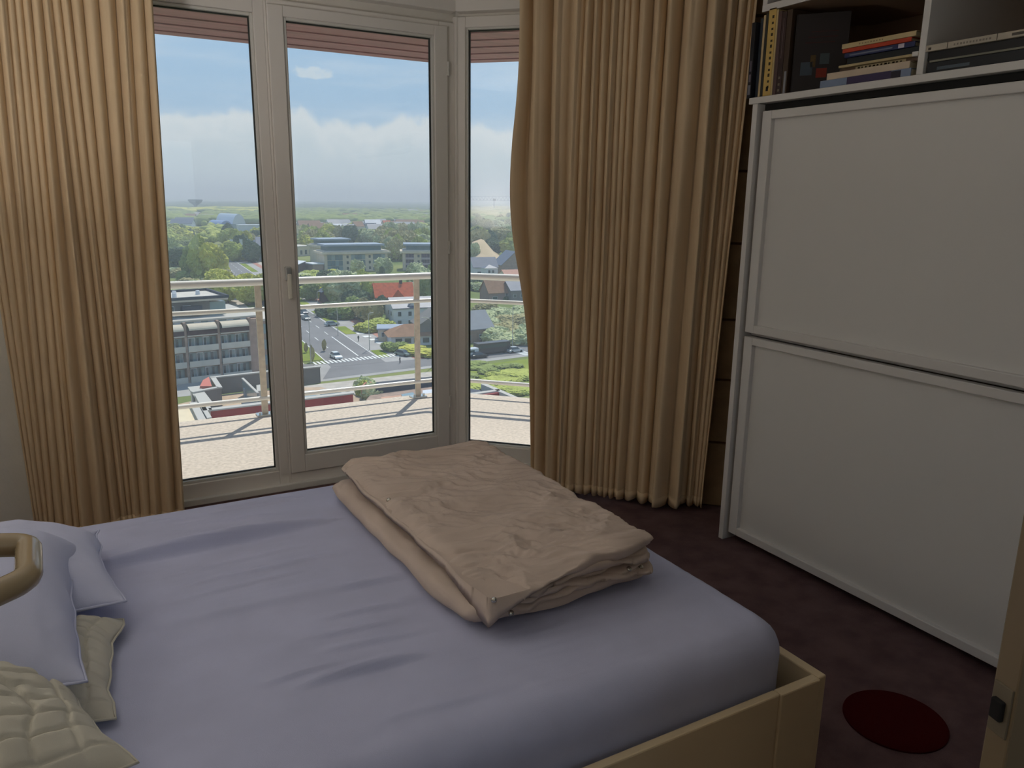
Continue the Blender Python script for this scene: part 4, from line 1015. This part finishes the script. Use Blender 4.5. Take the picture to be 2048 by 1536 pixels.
# sandy bank
p0 = G(985, 512)
def mound(name, pts, hts, m, label=None, cat=None, kind='structure'):
    pts = [G(*q) for q in pts]; c = cen(pts); n = len(pts)
    vs = [(q.x, q.y, GZ-.5) for q in pts]+[(c.x+(q.x-c.x)*.55, c.y+(q.y-c.y)*.55, GZ+h_) for q, h_ in zip(pts, hts)]+[(c.x, c.y, GZ+max(hts)*1.05)]
    fs = [(i, (i+1) % n, n+(i+1) % n, n+i) for i in range(n)]+[(n+i, n+(i+1) % n, 2*n) for i in range(n)]
    o = MB().add(vs, fs).build(name, m, smooth=True)
    if label: tag(o, label, cat)
    else: o['kind'] = kind
    return o
mound('sand_bank', [(925, 520), (960, 527), (1012, 528), (1008, 515), (975, 505), (930, 498)], [8, 5, 2, 3, 7, 11], sandm, 'bare sandy bank rising behind the villas in the angled pane', 'bank')

# ------------------------------------------------------------------ vehicles, lamps, people
def car(label, x, y, rz, c, kind='car', L=4.3, Wd=1.8, h=1.45, cat='car'):
    t = thing(kind, label, cat, (x, y, GZ+.1), rz)
    m = mat('paint_%d_%d_%d' % c, c, .25, .6)
    def sec(pts, w0, w1):
        n = len(pts); vs = [(a, -w0/2 if b < .8 else -w1/2, b) for a, b in pts]+[(a, w0/2 if b < .8 else w1/2, b) for a, b in pts]
        return MB().add(vs, [tuple(range(n)), tuple(range(n, 2*n))[::-1]]+[(i, n+i, n+(i+1) % n, (i+1) % n) for i in range(n)])
    if kind == 'car':
        sec([(-L/2, .25), (L/2, .25), (L/2, .6), (L/2-.2, .75), (L/2-1.1, .85), (-L/2+.5, .88), (-L/2, .8)], Wd, Wd*.96).build('body', m, t, bevel=.05)
        MB().add([(L/2-1.1, -.8, .85), (L/2-1.8, -.62, h-.04), (-L/2+.9, -.62, h-.04), (-L/2+.3, -.8, .87), (L/2-1.1, .8, .85), (L/2-1.8, .62, h-.04), (-L/2+.9, .62, h-.04), (-L/2+.3, .8, .87)],
                 [(0, 1, 2, 3), (4, 7, 6, 5), (0, 4, 5, 1), (1, 5, 6, 2), (2, 6, 7, 3), (0, 3, 7, 4)]).build('windows', winm, t)
        MB().box(-L/2+.9, L/2-1.8, -.63, .63, h-.05, h+.02).build('roof', m, t, bevel=.01)
    else:
        MB().box(-L/2, L/2, -Wd/2, Wd/2, .4, h).build('body', m, t, bevel=.06)
        MB().box(L/2-1.0, L/2+.03, -Wd/2+.1, Wd/2-.1, h*.55, h*.88).build('windscreen', winm, t)
        MB().box(-L/2+.4, L/2-1.2, -Wd/2-.02, Wd/2+.02, h*.58, h*.84).build('windows', winm, t)
    for sx in (-L*.31, L*.31):
        for sy in (-Wd/2+.08, Wd/2-.12): MB().cyl((sx, sy-.1, .32), .32, .32, .2, 12, (0, 1, 0)).build('wheel', dark_gap, t)
    return t
UPR = PI/2-.07
for (px, py, c, rz, lab) in [((672), 717, (225, 228, 226), -UPR, 'white car driving towards the zebra crossing'), (612, 640, (104, 116, 118), -UPR, 'grey-green car second behind the queue on the avenue'),
                             (608, 628, (66, 84, 104), -UPR, 'dark blue car at the head of the group farther up the avenue'), (600, 633, (60, 62, 72), -UPR, 'dark car at the mullion edge in the left lane of the avenue'),
                             (664, 652, (150, 160, 166), 0.1, 'silver-grey car parked across the service lane by the median'), (1030, 705, (176, 178, 180), .06, 'silver estate car on the cross road beside the curtain'),
                             (958, 716, (44, 46, 52), .06, 'black car on the cross road in front of the dark van'), (806, 712, (110, 124, 118), -1.1, 'grey-green car waiting at the corner of the junction')]:
    p = G(px, py); car(lab, p.x, p.y, rz, c)
p = G(984, 707); car('dark bus stopped on the cross road in the angled pane', p.x, p.y, .06, (62, 58, 62), 'bus', 9.5, 2.4, 2.9, 'bus')
p = G(936, 716); car('white van at the mullion edge on the cross road', p.x, p.y, .06, (214, 216, 220), 'van', 5.0, 1.95, 2.3, 'van')
def street_lamp(px, py, h, label, arm=0., m=greyl, az=0.):
    p = G(px, py); t = thing('street_lamp', label, 'street lamp', p, az)
    MB().cyl((0, 0, 0), .11, .07, h, 8).build('pole', m, t)
    if arm:
        pts = [(arm*(1-math.cos(a))/1., 0, h+abs(arm)*.6*math.sin(a)) for a in [k*PI/10 for k in range(6)]]
        MB().tube(pts, .08, 8).build('arm', m, t); e_ = pts[-1]
        MB().box(e_[0]-.5, e_[0]+.5, -.16, .16, e_[2]-.08, e_[2]+.1).build('lamp_head', greyl, t)
    else: MB().box(-.5, .5, -.16, .16, h-.02, h+.14).build('lamp_head', greyl, t)
    return t
street_lamp(622, 731, 11, 'tall grey street lamp left of the white car', 1.2); street_lamp(676, 672, 8, 'street lamp standing on the green median', .9)
street_lamp(739, 700, 9, 'street lamp beside the cycle path with a small sign', .8); street_lamp(864, 735, 10.5, 'street lamp with a curved arm right of the right rail post', -1.9)
street_lamp(1025, 694, 11.5, 'pale street lamp behind the silver estate car', .9); street_lamp(636, 628, 7, 'small street lamp at the start of the farthest median', .6); street_lamp(814, 652, 5, 'thin lamp post in front of the white villa')
for k, px in enumerate((463, 482, 498)):
    p = G(px, 521); t = thing('flagpole', 'white flagpole beside the avenue among three', 'flagpole', p, 0, 'three white flagpoles left of the mullion')
    MB().cyl((0, 0, 0), .25, .18, 13, 6).build('pole', white_r, t); MB().box(0, 1.6, -.05, .05, 8.6, 12.6).build('flag', white_r, t)
def person(px, py, label, top, leg):
    p = G(px, py); t = thing('person', label, 'person', p, random.random()*3)
    me = bpy.data.meshes.new('body'); J = [(0, 0, .95), (0, 0, 1.15), (0, 0, 1.42), (0, 0, 1.52), (0, 0, 1.66), (-.1, 0, .9), (-.12, .08, .5), (-.12, .12, .06), (.1, 0, .9), (.12, -.1, .5), (.12, -.16, .06), (-.2, 0, 1.4), (-.26, .06, 1.12), (-.24, .16, .86), (.2, 0, 1.4), (.26, -.06, 1.12), (.24, .08, .86)]
    E_ = [(0, 1), (1, 2), (2, 3), (3, 4), (0, 5), (5, 6), (6, 7), (0, 8), (8, 9), (9, 10), (2, 11), (11, 12), (12, 13), (2, 14), (14, 15), (15, 16)]
    R_ = [.14, .13, .15, .06, .11, .1, .075, .06, .1, .075, .06, .07, .05, .04, .07, .05, .04]
    me.from_pydata(J, E_, []); o = bpy.data.objects.new('body', me); COL.objects.link(o); o.parent = t
    sm = o.modifiers.new('skin', 'SKIN'); me.skin_vertices.new() if not me.skin_vertices else None
    for i, v in enumerate(me.skin_vertices[0].data): v.radius = (R_[i], R_[i])
    me.skin_vertices[0].data[0].use_root = True
    o.modifiers.new('sub', 'SUBSURF').levels = 1
    me.materials.append(mat('clothes_%d_%d_%d' % top, top, .9))
    MB().cyl((0, 0, .02), .0, .0, .01, 3) if False else None
person(709, 660, 'person in dark clothes walking on the path by the lawn', (52, 54, 60), None); person(715, 657, 'person in grey walking beside the one in dark clothes', (92, 96, 96), None)
person(717, 683, 'person in green-black coat alone on the cycle path', (48, 58, 50), None); person(800, 727, 'person crossing at the corner of the junction', (90, 84, 84), None)

# ------------------------------------------------------------------ trees
leaf = {}
LC = dict(yellow=(182, 178, 84), spring=(164, 168, 88), green=(132, 142, 82), dark=(92, 104, 78), pale=(178, 182, 138), brown=(166, 156, 112))
for k, c in LC.items():
    leaf[k] = mat('leaves_'+k, tuple(int(v*.78) for v in c), .9, .1, c2=tuple(min(255, int(v*1.18)) for v in c), vscale=1.1, bump=1., bscale=3., detail=6)
bark = mat('bark', (86, 74, 62), .95)
def crown_mesh(kind, seed, shape):
    bm = bmesh.new(); rnd = random.Random(seed)
    nl = {'round': 9, 'tall': 11, 'bush': 6}[shape]
    for i in range(nl):
        a = rnd.random()*2*PI
        if shape == 'round': r = .22+.12*rnd.random(); d_ = .24*rnd.random()**.6; z_ = .38+.42*rnd.random()
        elif shape == 'tall': z_ = .2+.68*i/nl; r = (.20+.06*rnd.random())*(1-.5*abs(z_-.45)); d_ = .10*rnd.random()
        else: r = .26+.12*rnd.random(); d_ = .3*rnd.random(); z_ = .22+.2*rnd.random()
        res = bmesh.ops.create_icosphere(bm, subdivisions=4, radius=r, matrix=Matrix.Translation((d_*math.cos(a), d_*math.sin(a), z_)) @ Matrix.Diagonal((1, 1, 1.15, 1)))
        for v in res['verts']:
            n_ = noise.noise(v.co*8+Vector((seed, i, 0)))*.10+noise.noise(v.co*24+Vector((seed, 0, i)))*.085+noise.noise(v.co*60+Vector((i, 0, seed)))*.05
            v.co += (v.co-Vector((d_*math.cos(a), d_*math.sin(a), z_))).normalized()*n_
    me = bpy.data.meshes.new('crown'); bm.to_mesh(me); bm.free(); me.materials.append(leaf[kind]); return me
tk = bpy.data.meshes.new('trunk'); _t = MB().tube([(0, 0, 0), (.01, 0, .3), (0, .01, .55)], [.035, .028, .015], 7); tk.from_pydata(_t.v, [], _t.f); tk.materials.append(bark)
CM = {}
def tree(x, y, h, w, kind, shape, label, group, name='tree', cat='tree', z=GZ):
    key = (kind, shape, random.randint(0, 1))
    if key not in CM: CM[key] = crown_mesh(kind, hash(kind) % 7+key[2]*3 if False else len(CM)*3+key[2], shape)
    t = thing(name, label, cat, (x, y, z), random.random()*6.28, group); t.scale = (w, w, h)
    for nm, me in (('crown', CM[key]), ('trunk', tk)):
        o = bpy.data.objects.new(nm, me); COL.objects.link(o); o.parent = t
def scatter(n, quad, hr, wr_, kinds, shape, label, group, name='tree', cat='tree', avoid=True):
    A = [G(*q) for q in quad]; rnd = random.Random(len(label)*n)
    for i in range(n):
        # even coverage in the plan, favouring nearer ground
        u = (i+.5)/n; v = (u*7.31+rnd.random()*.2) % 1
        u = rnd.random()
        fx = A[0].lerp(A[1], v); bk = A[3].lerp(A[2], v); 
        tt = (i+rnd.random())/n; p = fx.lerp(bk, tt**1.6)
        h = hr[0]+(hr[1]-hr[0])*rnd.random(); w = wr_[0]+(wr_[1]-wr_[0])*rnd.random()
        tree(p.x, p.y, h, w, kinds[rnd.randrange(len(kinds))], shape, label, group, name, cat)
def one(px, py, h, w, kind, shape, label, name='tree', cat='tree'): p = G(px, py); tree(p.x, p.y, h, w, kind, shape, label, None, name, cat)
one(400, 562, 19, 13, 'spring', 'tall', 'tallest fresh-green tree of the cluster left of the avenue'); one(428, 562, 16, 13, 'yellow', 'round', 'yellow-green tree at the right end of the cluster left of the avenue')
one(380, 560, 15, 11, 'green', 'tall', 'darker green tree at the left end of the tall cluster'); one(415, 558, 14, 12, 'spring', 'round', 'broad fresh-green tree in front of the tall cluster'); one(450, 566, 8, 9, 'brown', 'bush', 'low brownish shrub at the foot of the yellow-green tree')
scatter(9, [(425, 606), (565, 616), (565, 590), (425, 584)], (7, 11), (9, 13), ['yellow', 'yellow', 'spring'], 'round', 'yellow-green tree in the row just behind the apartment block', 'yellow-green trees behind the apartment block')
scatter(16, [(340, 600), (425, 596), (425, 545), (335, 545)], (3, 6), (6, 11), ['green', 'pale', 'brown', 'green'], 'bush', 'shrub in the overgrown plot at the left under the top rail', 'shrubs in the plot left of the avenue', 'shrub', 'shrub')
scatter(16, [(335, 545), (380, 545), (380, 475), (328, 470)], (6, 12), (9, 15), ['green', 'spring', 'green', 'dark'], 'round', 'green tree in the wood along the left pane edge', 'wood at the left pane edge')
scatter(12, [(340, 502), (385, 495), (400, 470), (330, 470)], (8, 12), (14, 20), ['yellow', 'spring'], 'round', 'bright yellow-green tree crown at the left pane edge', 'yellow-green crowns at the left pane edge')
scatter(20, [(455, 520), (532, 530), (532, 478), (440, 480)], (8, 14), (9, 15), ['spring', 'yellow', 'green', 'brown', 'dark'], 'round', 'tree along the right side of the avenue left of the mullion', 'trees right of the avenue, left pane')
scatter(14, [(592, 508), (652, 505), (655, 480), (592, 478)], (10, 16), (13, 19), ['yellow', 'spring', 'brown'], 'round', 'spring-green tree behind the hall at the left of the door pane', 'spring-green trees left of the cream blocks')
scatter(40, [(760, 520), (893, 528), (893, 470), (740, 488)], (10, 17), (11, 17), ['brown', 'brown', 'spring', 'pale'], 'round', 'brownish spring tree in the wood behind the cream blocks', 'brownish wood behind the cream blocks')
scatter(10, [(660, 492), (745, 490), (740, 472), (655, 474)], (9, 14), (10, 15), ['green', 'dark', 'brown', 'pale'], 'round', 'green tree between the cream blocks and the white terraces', 'trees behind the cream blocks')
scatter(13, [(592, 566), (740, 562), (735, 547), (600, 556)], (2.5, 5), (7, 11), ['yellow', 'spring', 'pale'], 'bush', 'round shrub on the bank in front of the cream blocks', 'shrubs before the cream blocks', 'shrub', 'shrub')
one(712, 554, 8, 8, 'pale', 'round', 'pale blossoming tree in front of the glazed block'); one(770, 556, 9, 9, 'pale', 'round', 'pale tree at the right corner of the glazed block'); one(765, 560, 6, 5, 'dark', 'tall', 'small dark conifer under the pale corner tree')
scatter(10, [(600, 600), (655, 604), (655, 575), (597, 572)], (4, 7), (6, 9), ['yellow', 'green', 'spring', 'dark'], 'round', 'garden tree at the left edge of the door pane under the top rail', 'garden trees beside the avenue, door pane')
one(690, 607, 11, 12, 'pale', 'round', 'large pale green tree under the top rail in the door pane'); one(672, 606, 9, 9, 'green', 'round', 'green tree left of the large pale one'); one(728, 603, 11, 10, 'spring', 'round', 'yellow-green tree left of the orange roof'); one(712, 609, 7, 9, 'dark', 'bush', 'dark shrub below the large pale tree', 'shrub', 'shrub')
one(742, 606, 8, 7, 'spring', 'round', 'small tree touching the orange roof')
scatter(8, [(655, 640), (712, 636), (708, 618), (660, 622)], (3.5, 6), (7, 10), ['dark', 'dark', 'green'], 'bush', 'dark evergreen shrub behind the path between the rails', 'dark shrubs behind the path', 'shrub', 'shrub')
scatter(8, [(712, 655), (775, 648), (768, 622), (722, 628)], (4, 7), (5, 8), ['brown', 'dark', 'brown'], 'round', 'bare-brown garden tree left of the white villa', 'garden trees left of the white villa')
scatter(6, [(742, 668), (775, 662), (778, 648), (745, 650)], (2, 4), (5, 8), ['green', 'spring'], 'bush', 'garden hedge shrub above the flat grey-blue roof', 'garden hedge above the grey-blue roof', 'shrub', 'shrub')
one(730, 662, 3, 6, 'yellow', 'bush', 'low yellow-green shrub where two people walk past', 'shrub', 'shrub'); one(790, 703, 3, 6, 'green', 'bush', 'green shrub in front of the brown hipped roof', 'shrub', 'shrub'); one(825, 706, 2.5, 9, 'yellow', 'bush', 'bright yellow-green shrub left of the right rail post', 'shrub', 'shrub'); one(850, 712, 2.0, 8, 'yellow', 'bush', 'low hedge shrub right of the right rail post', 'shrub', 'shrub')
for k, (px, py, h) in enumerate(((648, 703, 5.5), (625, 724, 7), (612, 706, 4.5))): one(px, py, h*.5, 1.2, 'brown', 'round', ['thin young tree on the verge left of the white car', 'slim young tree at the left end of the zebra crossing', 'slim young tree halfway up the grass verge'][k])
scatter(12, [(820, 604), (893, 600), (893, 572), (830, 574)], (6, 10), (7, 11), ['pale', 'spring', 'green'], 'round', 'garden tree right of the orange roof', 'garden trees right of the orange roof')
# angled pane
scatter(46, [(925, 508), (1060, 520), (1060, 432), (925, 440)], (10, 16), (12, 20), ['brown', 'pale', 'spring', 'brown', 'dark'], 'round', 'tree in the wood on the slope above the sandy bank', 'wood above the sandy bank')
one(934, 540, 15, 8, 'dark', 'tall', 'dark conifer at the left edge of the angled pane'); one(950, 520, 10, 8, 'pale', 'round', 'pale tree on the left part of the sandy bank')
scatter(9, [(928, 575), (965, 590), (975, 565), (928, 558)], (3, 6), (5, 8), ['dark', 'green', 'pale'], 'bush', 'garden shrub between the villas and the brown roof', 'garden shrubs between the villas', 'shrub', 'shrub')
scatter(22, [(965, 685), (1060, 690), (1060, 625), (928, 625)], (3, 6), (6, 10), ['pale', 'brown', 'brown', 'pale'], 'bush', 'olive-brown shrub on the rough ground behind the bus', 'rough shrubs behind the bus', 'shrub', 'shrub')
scatter(14, [(975, 600), (1020, 604), (1010, 575), (975, 575)], (2, 4), (4, 6), ['green', 'dark'], 'bush', 'hedge plant before the brown roofed brick house', 'hedge before the brown roofed house', 'shrub', 'shrub')
scatter(16, [(925, 768), (1060, 795), (1055, 728), (925, 728)], (.7, 1.6), (4, 8), ['spring', 'green', 'green'], 'bush', 'low shrub on the green bank between the cross road and the roofs', 'shrubs on the green bank', 'shrub', 'shrub')
scatter(4, [(715, 795), (740, 800), (738, 782), (718, 782)], (2, 3), (2.4, 3.4), ['spring', 'pale'], 'bush', 'potted shrub between the two groups of roof terraces', 'potted shrubs between the roof terraces', 'shrub', 'shrub')
for o in COL.objects:
    if o.get('group') == 'potted shrubs between the roof terraces':
        d_ = Vector((o.location.x, o.location.y, GZ))-CAM; o.location = CAM+d_*((ZN-2.6-H)/(GZ-H))

# white terraces and scattered far houses
rnd = random.Random(5)
far = [(600, 466, 24, 8, brick_b, 'long pinkish-brown terrace at the left of the far town'), (622, 470, 20, 7, brick_b, 'brown terrace just right of the long pinkish-brown one'), (658, 462, 14, 8, white_r, 'pale gabled house left of the white terraces'),
       (672, 470, 16, 6, white_r, 'low white house nearest the cream blocks'), (690, 474, 13, 7, white_r, 'white house right of the low white one nearest the cream blocks'), (712, 468, 10, 8, cream_r, 'pinkish tall house amid the white terraces'),
       (732, 462, 18, 8, white_r, 'white terrace of the far town, highest and farthest of the white ones'), (738, 470, 18, 6, white_r, 'white terrace standing in front of the farthest white terrace'), (758, 460, 12, 8, white_r, 'short white terrace with pale blue roof'), (770, 462, 9, 7, cream_r, 'orange-tinted terrace at the right end of the white ones')]
for (px, py, w_, h_, wm, lab) in far:
    p = G(px, py); house('house', lab, p.x, p.y, math.radians(-8+rnd.random()*16), w_, 12, h_, 'gable', 5, wm, (slate if int(px) % 4 else slate_l) if wm is white_r else orange_t if 'orange' in lab else brown_t, [([2+5*i for i in range(int(w_/5))], 2, 3, 2)])
for k in range(16):
    p = G(650+130*((k*.618) % 1), 457+16*((k*.37) % 1)); w_ = rnd.uniform(9, 16)
    house('far_house', 'small white house between garden trees in the white terrace quarter', p.x, p.y, rnd.uniform(-.6, .6), w_, 10, rnd.uniform(4, 7), rnd.choice(['gable', 'flat']), 3, rnd.choice([white_r, white_r, cream_r]), rnd.choice([slate, slate_l]), group='small houses of the white terrace quarter')
for k in range(44):
    px = rnd.choice([rnd.uniform(340, 530), rnd.uniform(590, 880)]); py = rnd.uniform(428, 462)
    if 435 < px < 505 and py > 440: continue
    p = G(px, py); w_ = rnd.uniform(14, 34)
    house('far_house', 'small far house scattered among the trees towards the horizon', p.x, p.y, rnd.uniform(-.5, .5), w_, 12, rnd.uniform(4, 7), 'gable', 5, rnd.choice([white_r, cream_r, brick_b, white_r]), rnd.choice([slate, brown_t, slate]), group='far houses among the trees')
p = G(497, 462); house('house', 'long white low hall right below the sports dome', p.x-10, p.y, 0, 36, 14, 6, 'flat', 1, white_r, white_r)
p = G(722, 411); house('far_house', 'tiny bright white building just under the horizon', p.x, p.y, 0, 60, 30, 16, 'flat', 2, white_r, white_r)
# tree cover too far away to count: one joined mesh per belt
def belt(name, label, x0, x1, y0, y1, n, hr, wr_, m, seed):
    base = bmesh.new(); bmesh.ops.create_icosphere(base, subdivisions=2, radius=.5)
    bv = np.array([v.co[:] for v in base.verts]); bf = [tuple(v.index for v in f.verts) for f in base.faces]; base.free()
    rs = np.random.RandomState(seed); V_ = []; F_ = []; no = 0
    for i in range(n):
        px = rs.uniform(x0, x1); py = y0+(y1-y0)*rs.rand()
        if (py > 450 and 448 < px < 520) or (py > 411 and 378 < px < 406): continue
        p = G(px, py); w = rs.uniform(*wr_)*(p.y/1000)**.45; h = rs.uniform(*hr)
        q = bv*(1+.35*(rs.rand(len(bv), 1)-.5)); 
        V_ += [(p.x+a*w, p.y+b*w, GZ+h*.45+c*h) for a, b, c in q]; F_ += [tuple(j+no for j in f) for f in bf]; no += len(bv)
    mb = MB(); mb.v = V_; mb.f = F_; me = bpy.data.meshes.new(name); me.from_pydata(V_, [], F_); me.polygons.foreach_set('use_smooth', [True]*len(F_)); me.materials.append(m)
    o = bpy.data.objects.new(name, me); COL.objects.link(o); tag(o, label, 'forest', None, 'stuff')
belt('distant_forest', 'hazy dark tree cover right under the horizon', 250, 1120, 405.5, 424, 1500, (7, 12), (40, 120), leaf['dark'], 1)
belt('distant_forest', 'mixed green tree cover around the far town', 280, 1100, 424, 452, 1300, (8, 14), (14, 34), leaf['green'], 2)
belt('distant_forest', 'fresh green belt below the water tower', 325, 540, 421, 428, 260, (8, 12), (50, 90), leaf['yellow'], 3)
belt('distant_forest', 'bushes and gardens in front of the far town', 300, 1060, 452, 486, 520, (5, 9), (8, 15), leaf['spring'], 4)
belt('distant_forest', 'pale green scrub behind the wood of the angled pane', 905, 1100, 418, 445, 260, (10, 16), (30, 60), leaf['brown'], 5)

# ------------------------------------------------------------------ added fill uplighters, unseen, that brighten the room off the ceiling
def fill_uplighter(loc, w, label):
    lamp = thing('fill_lamp', label, 'lamp', loc)
    MB().cyl((0, 0, 0), .14, .13, .025, 32).build('base', steel, lamp, smooth=False)
    MB().cyl((0, 0, .02), .012, .012, 1.17, 12).build('pole', steel, lamp, smooth=True)
    bowl = MB(); seg = 32; prof = [(.02, 1.17), (.08, 1.185), (.13, 1.22), (.16, 1.27)]
    bowl.tube([(0, 0, z_) for r_, z_ in prof], [r_ for r_, z_ in prof], seg); bowl.f = bowl.f[:-1]
    bowl.build('bowl', mat('fill_lamp_bowl', (120, 118, 112), .4, .4, metal=.6), lamp, smooth=True, solid=.003)
    ld = bpy.data.lights.new('fill_light', 'AREA'); ld.shape = 'DISK'; ld.size = .22; ld.energy = w; ld.color = (1, .96, .92)
    lo = bpy.data.objects.new('fill_light', ld); COL.objects.link(lo); lo.parent = lamp; lo.location = (0, 0, 1.25); lo.rotation_euler = (PI, 0, 0)
fill_uplighter((-.74, 2.2, 0), FILL_W, 'added fill uplighter beside the bed head, outside the picture on the left')
fill_uplighter((.25, -.85, 0), FILL_W*.28, 'added fill uplighter behind the camera near the added back window')
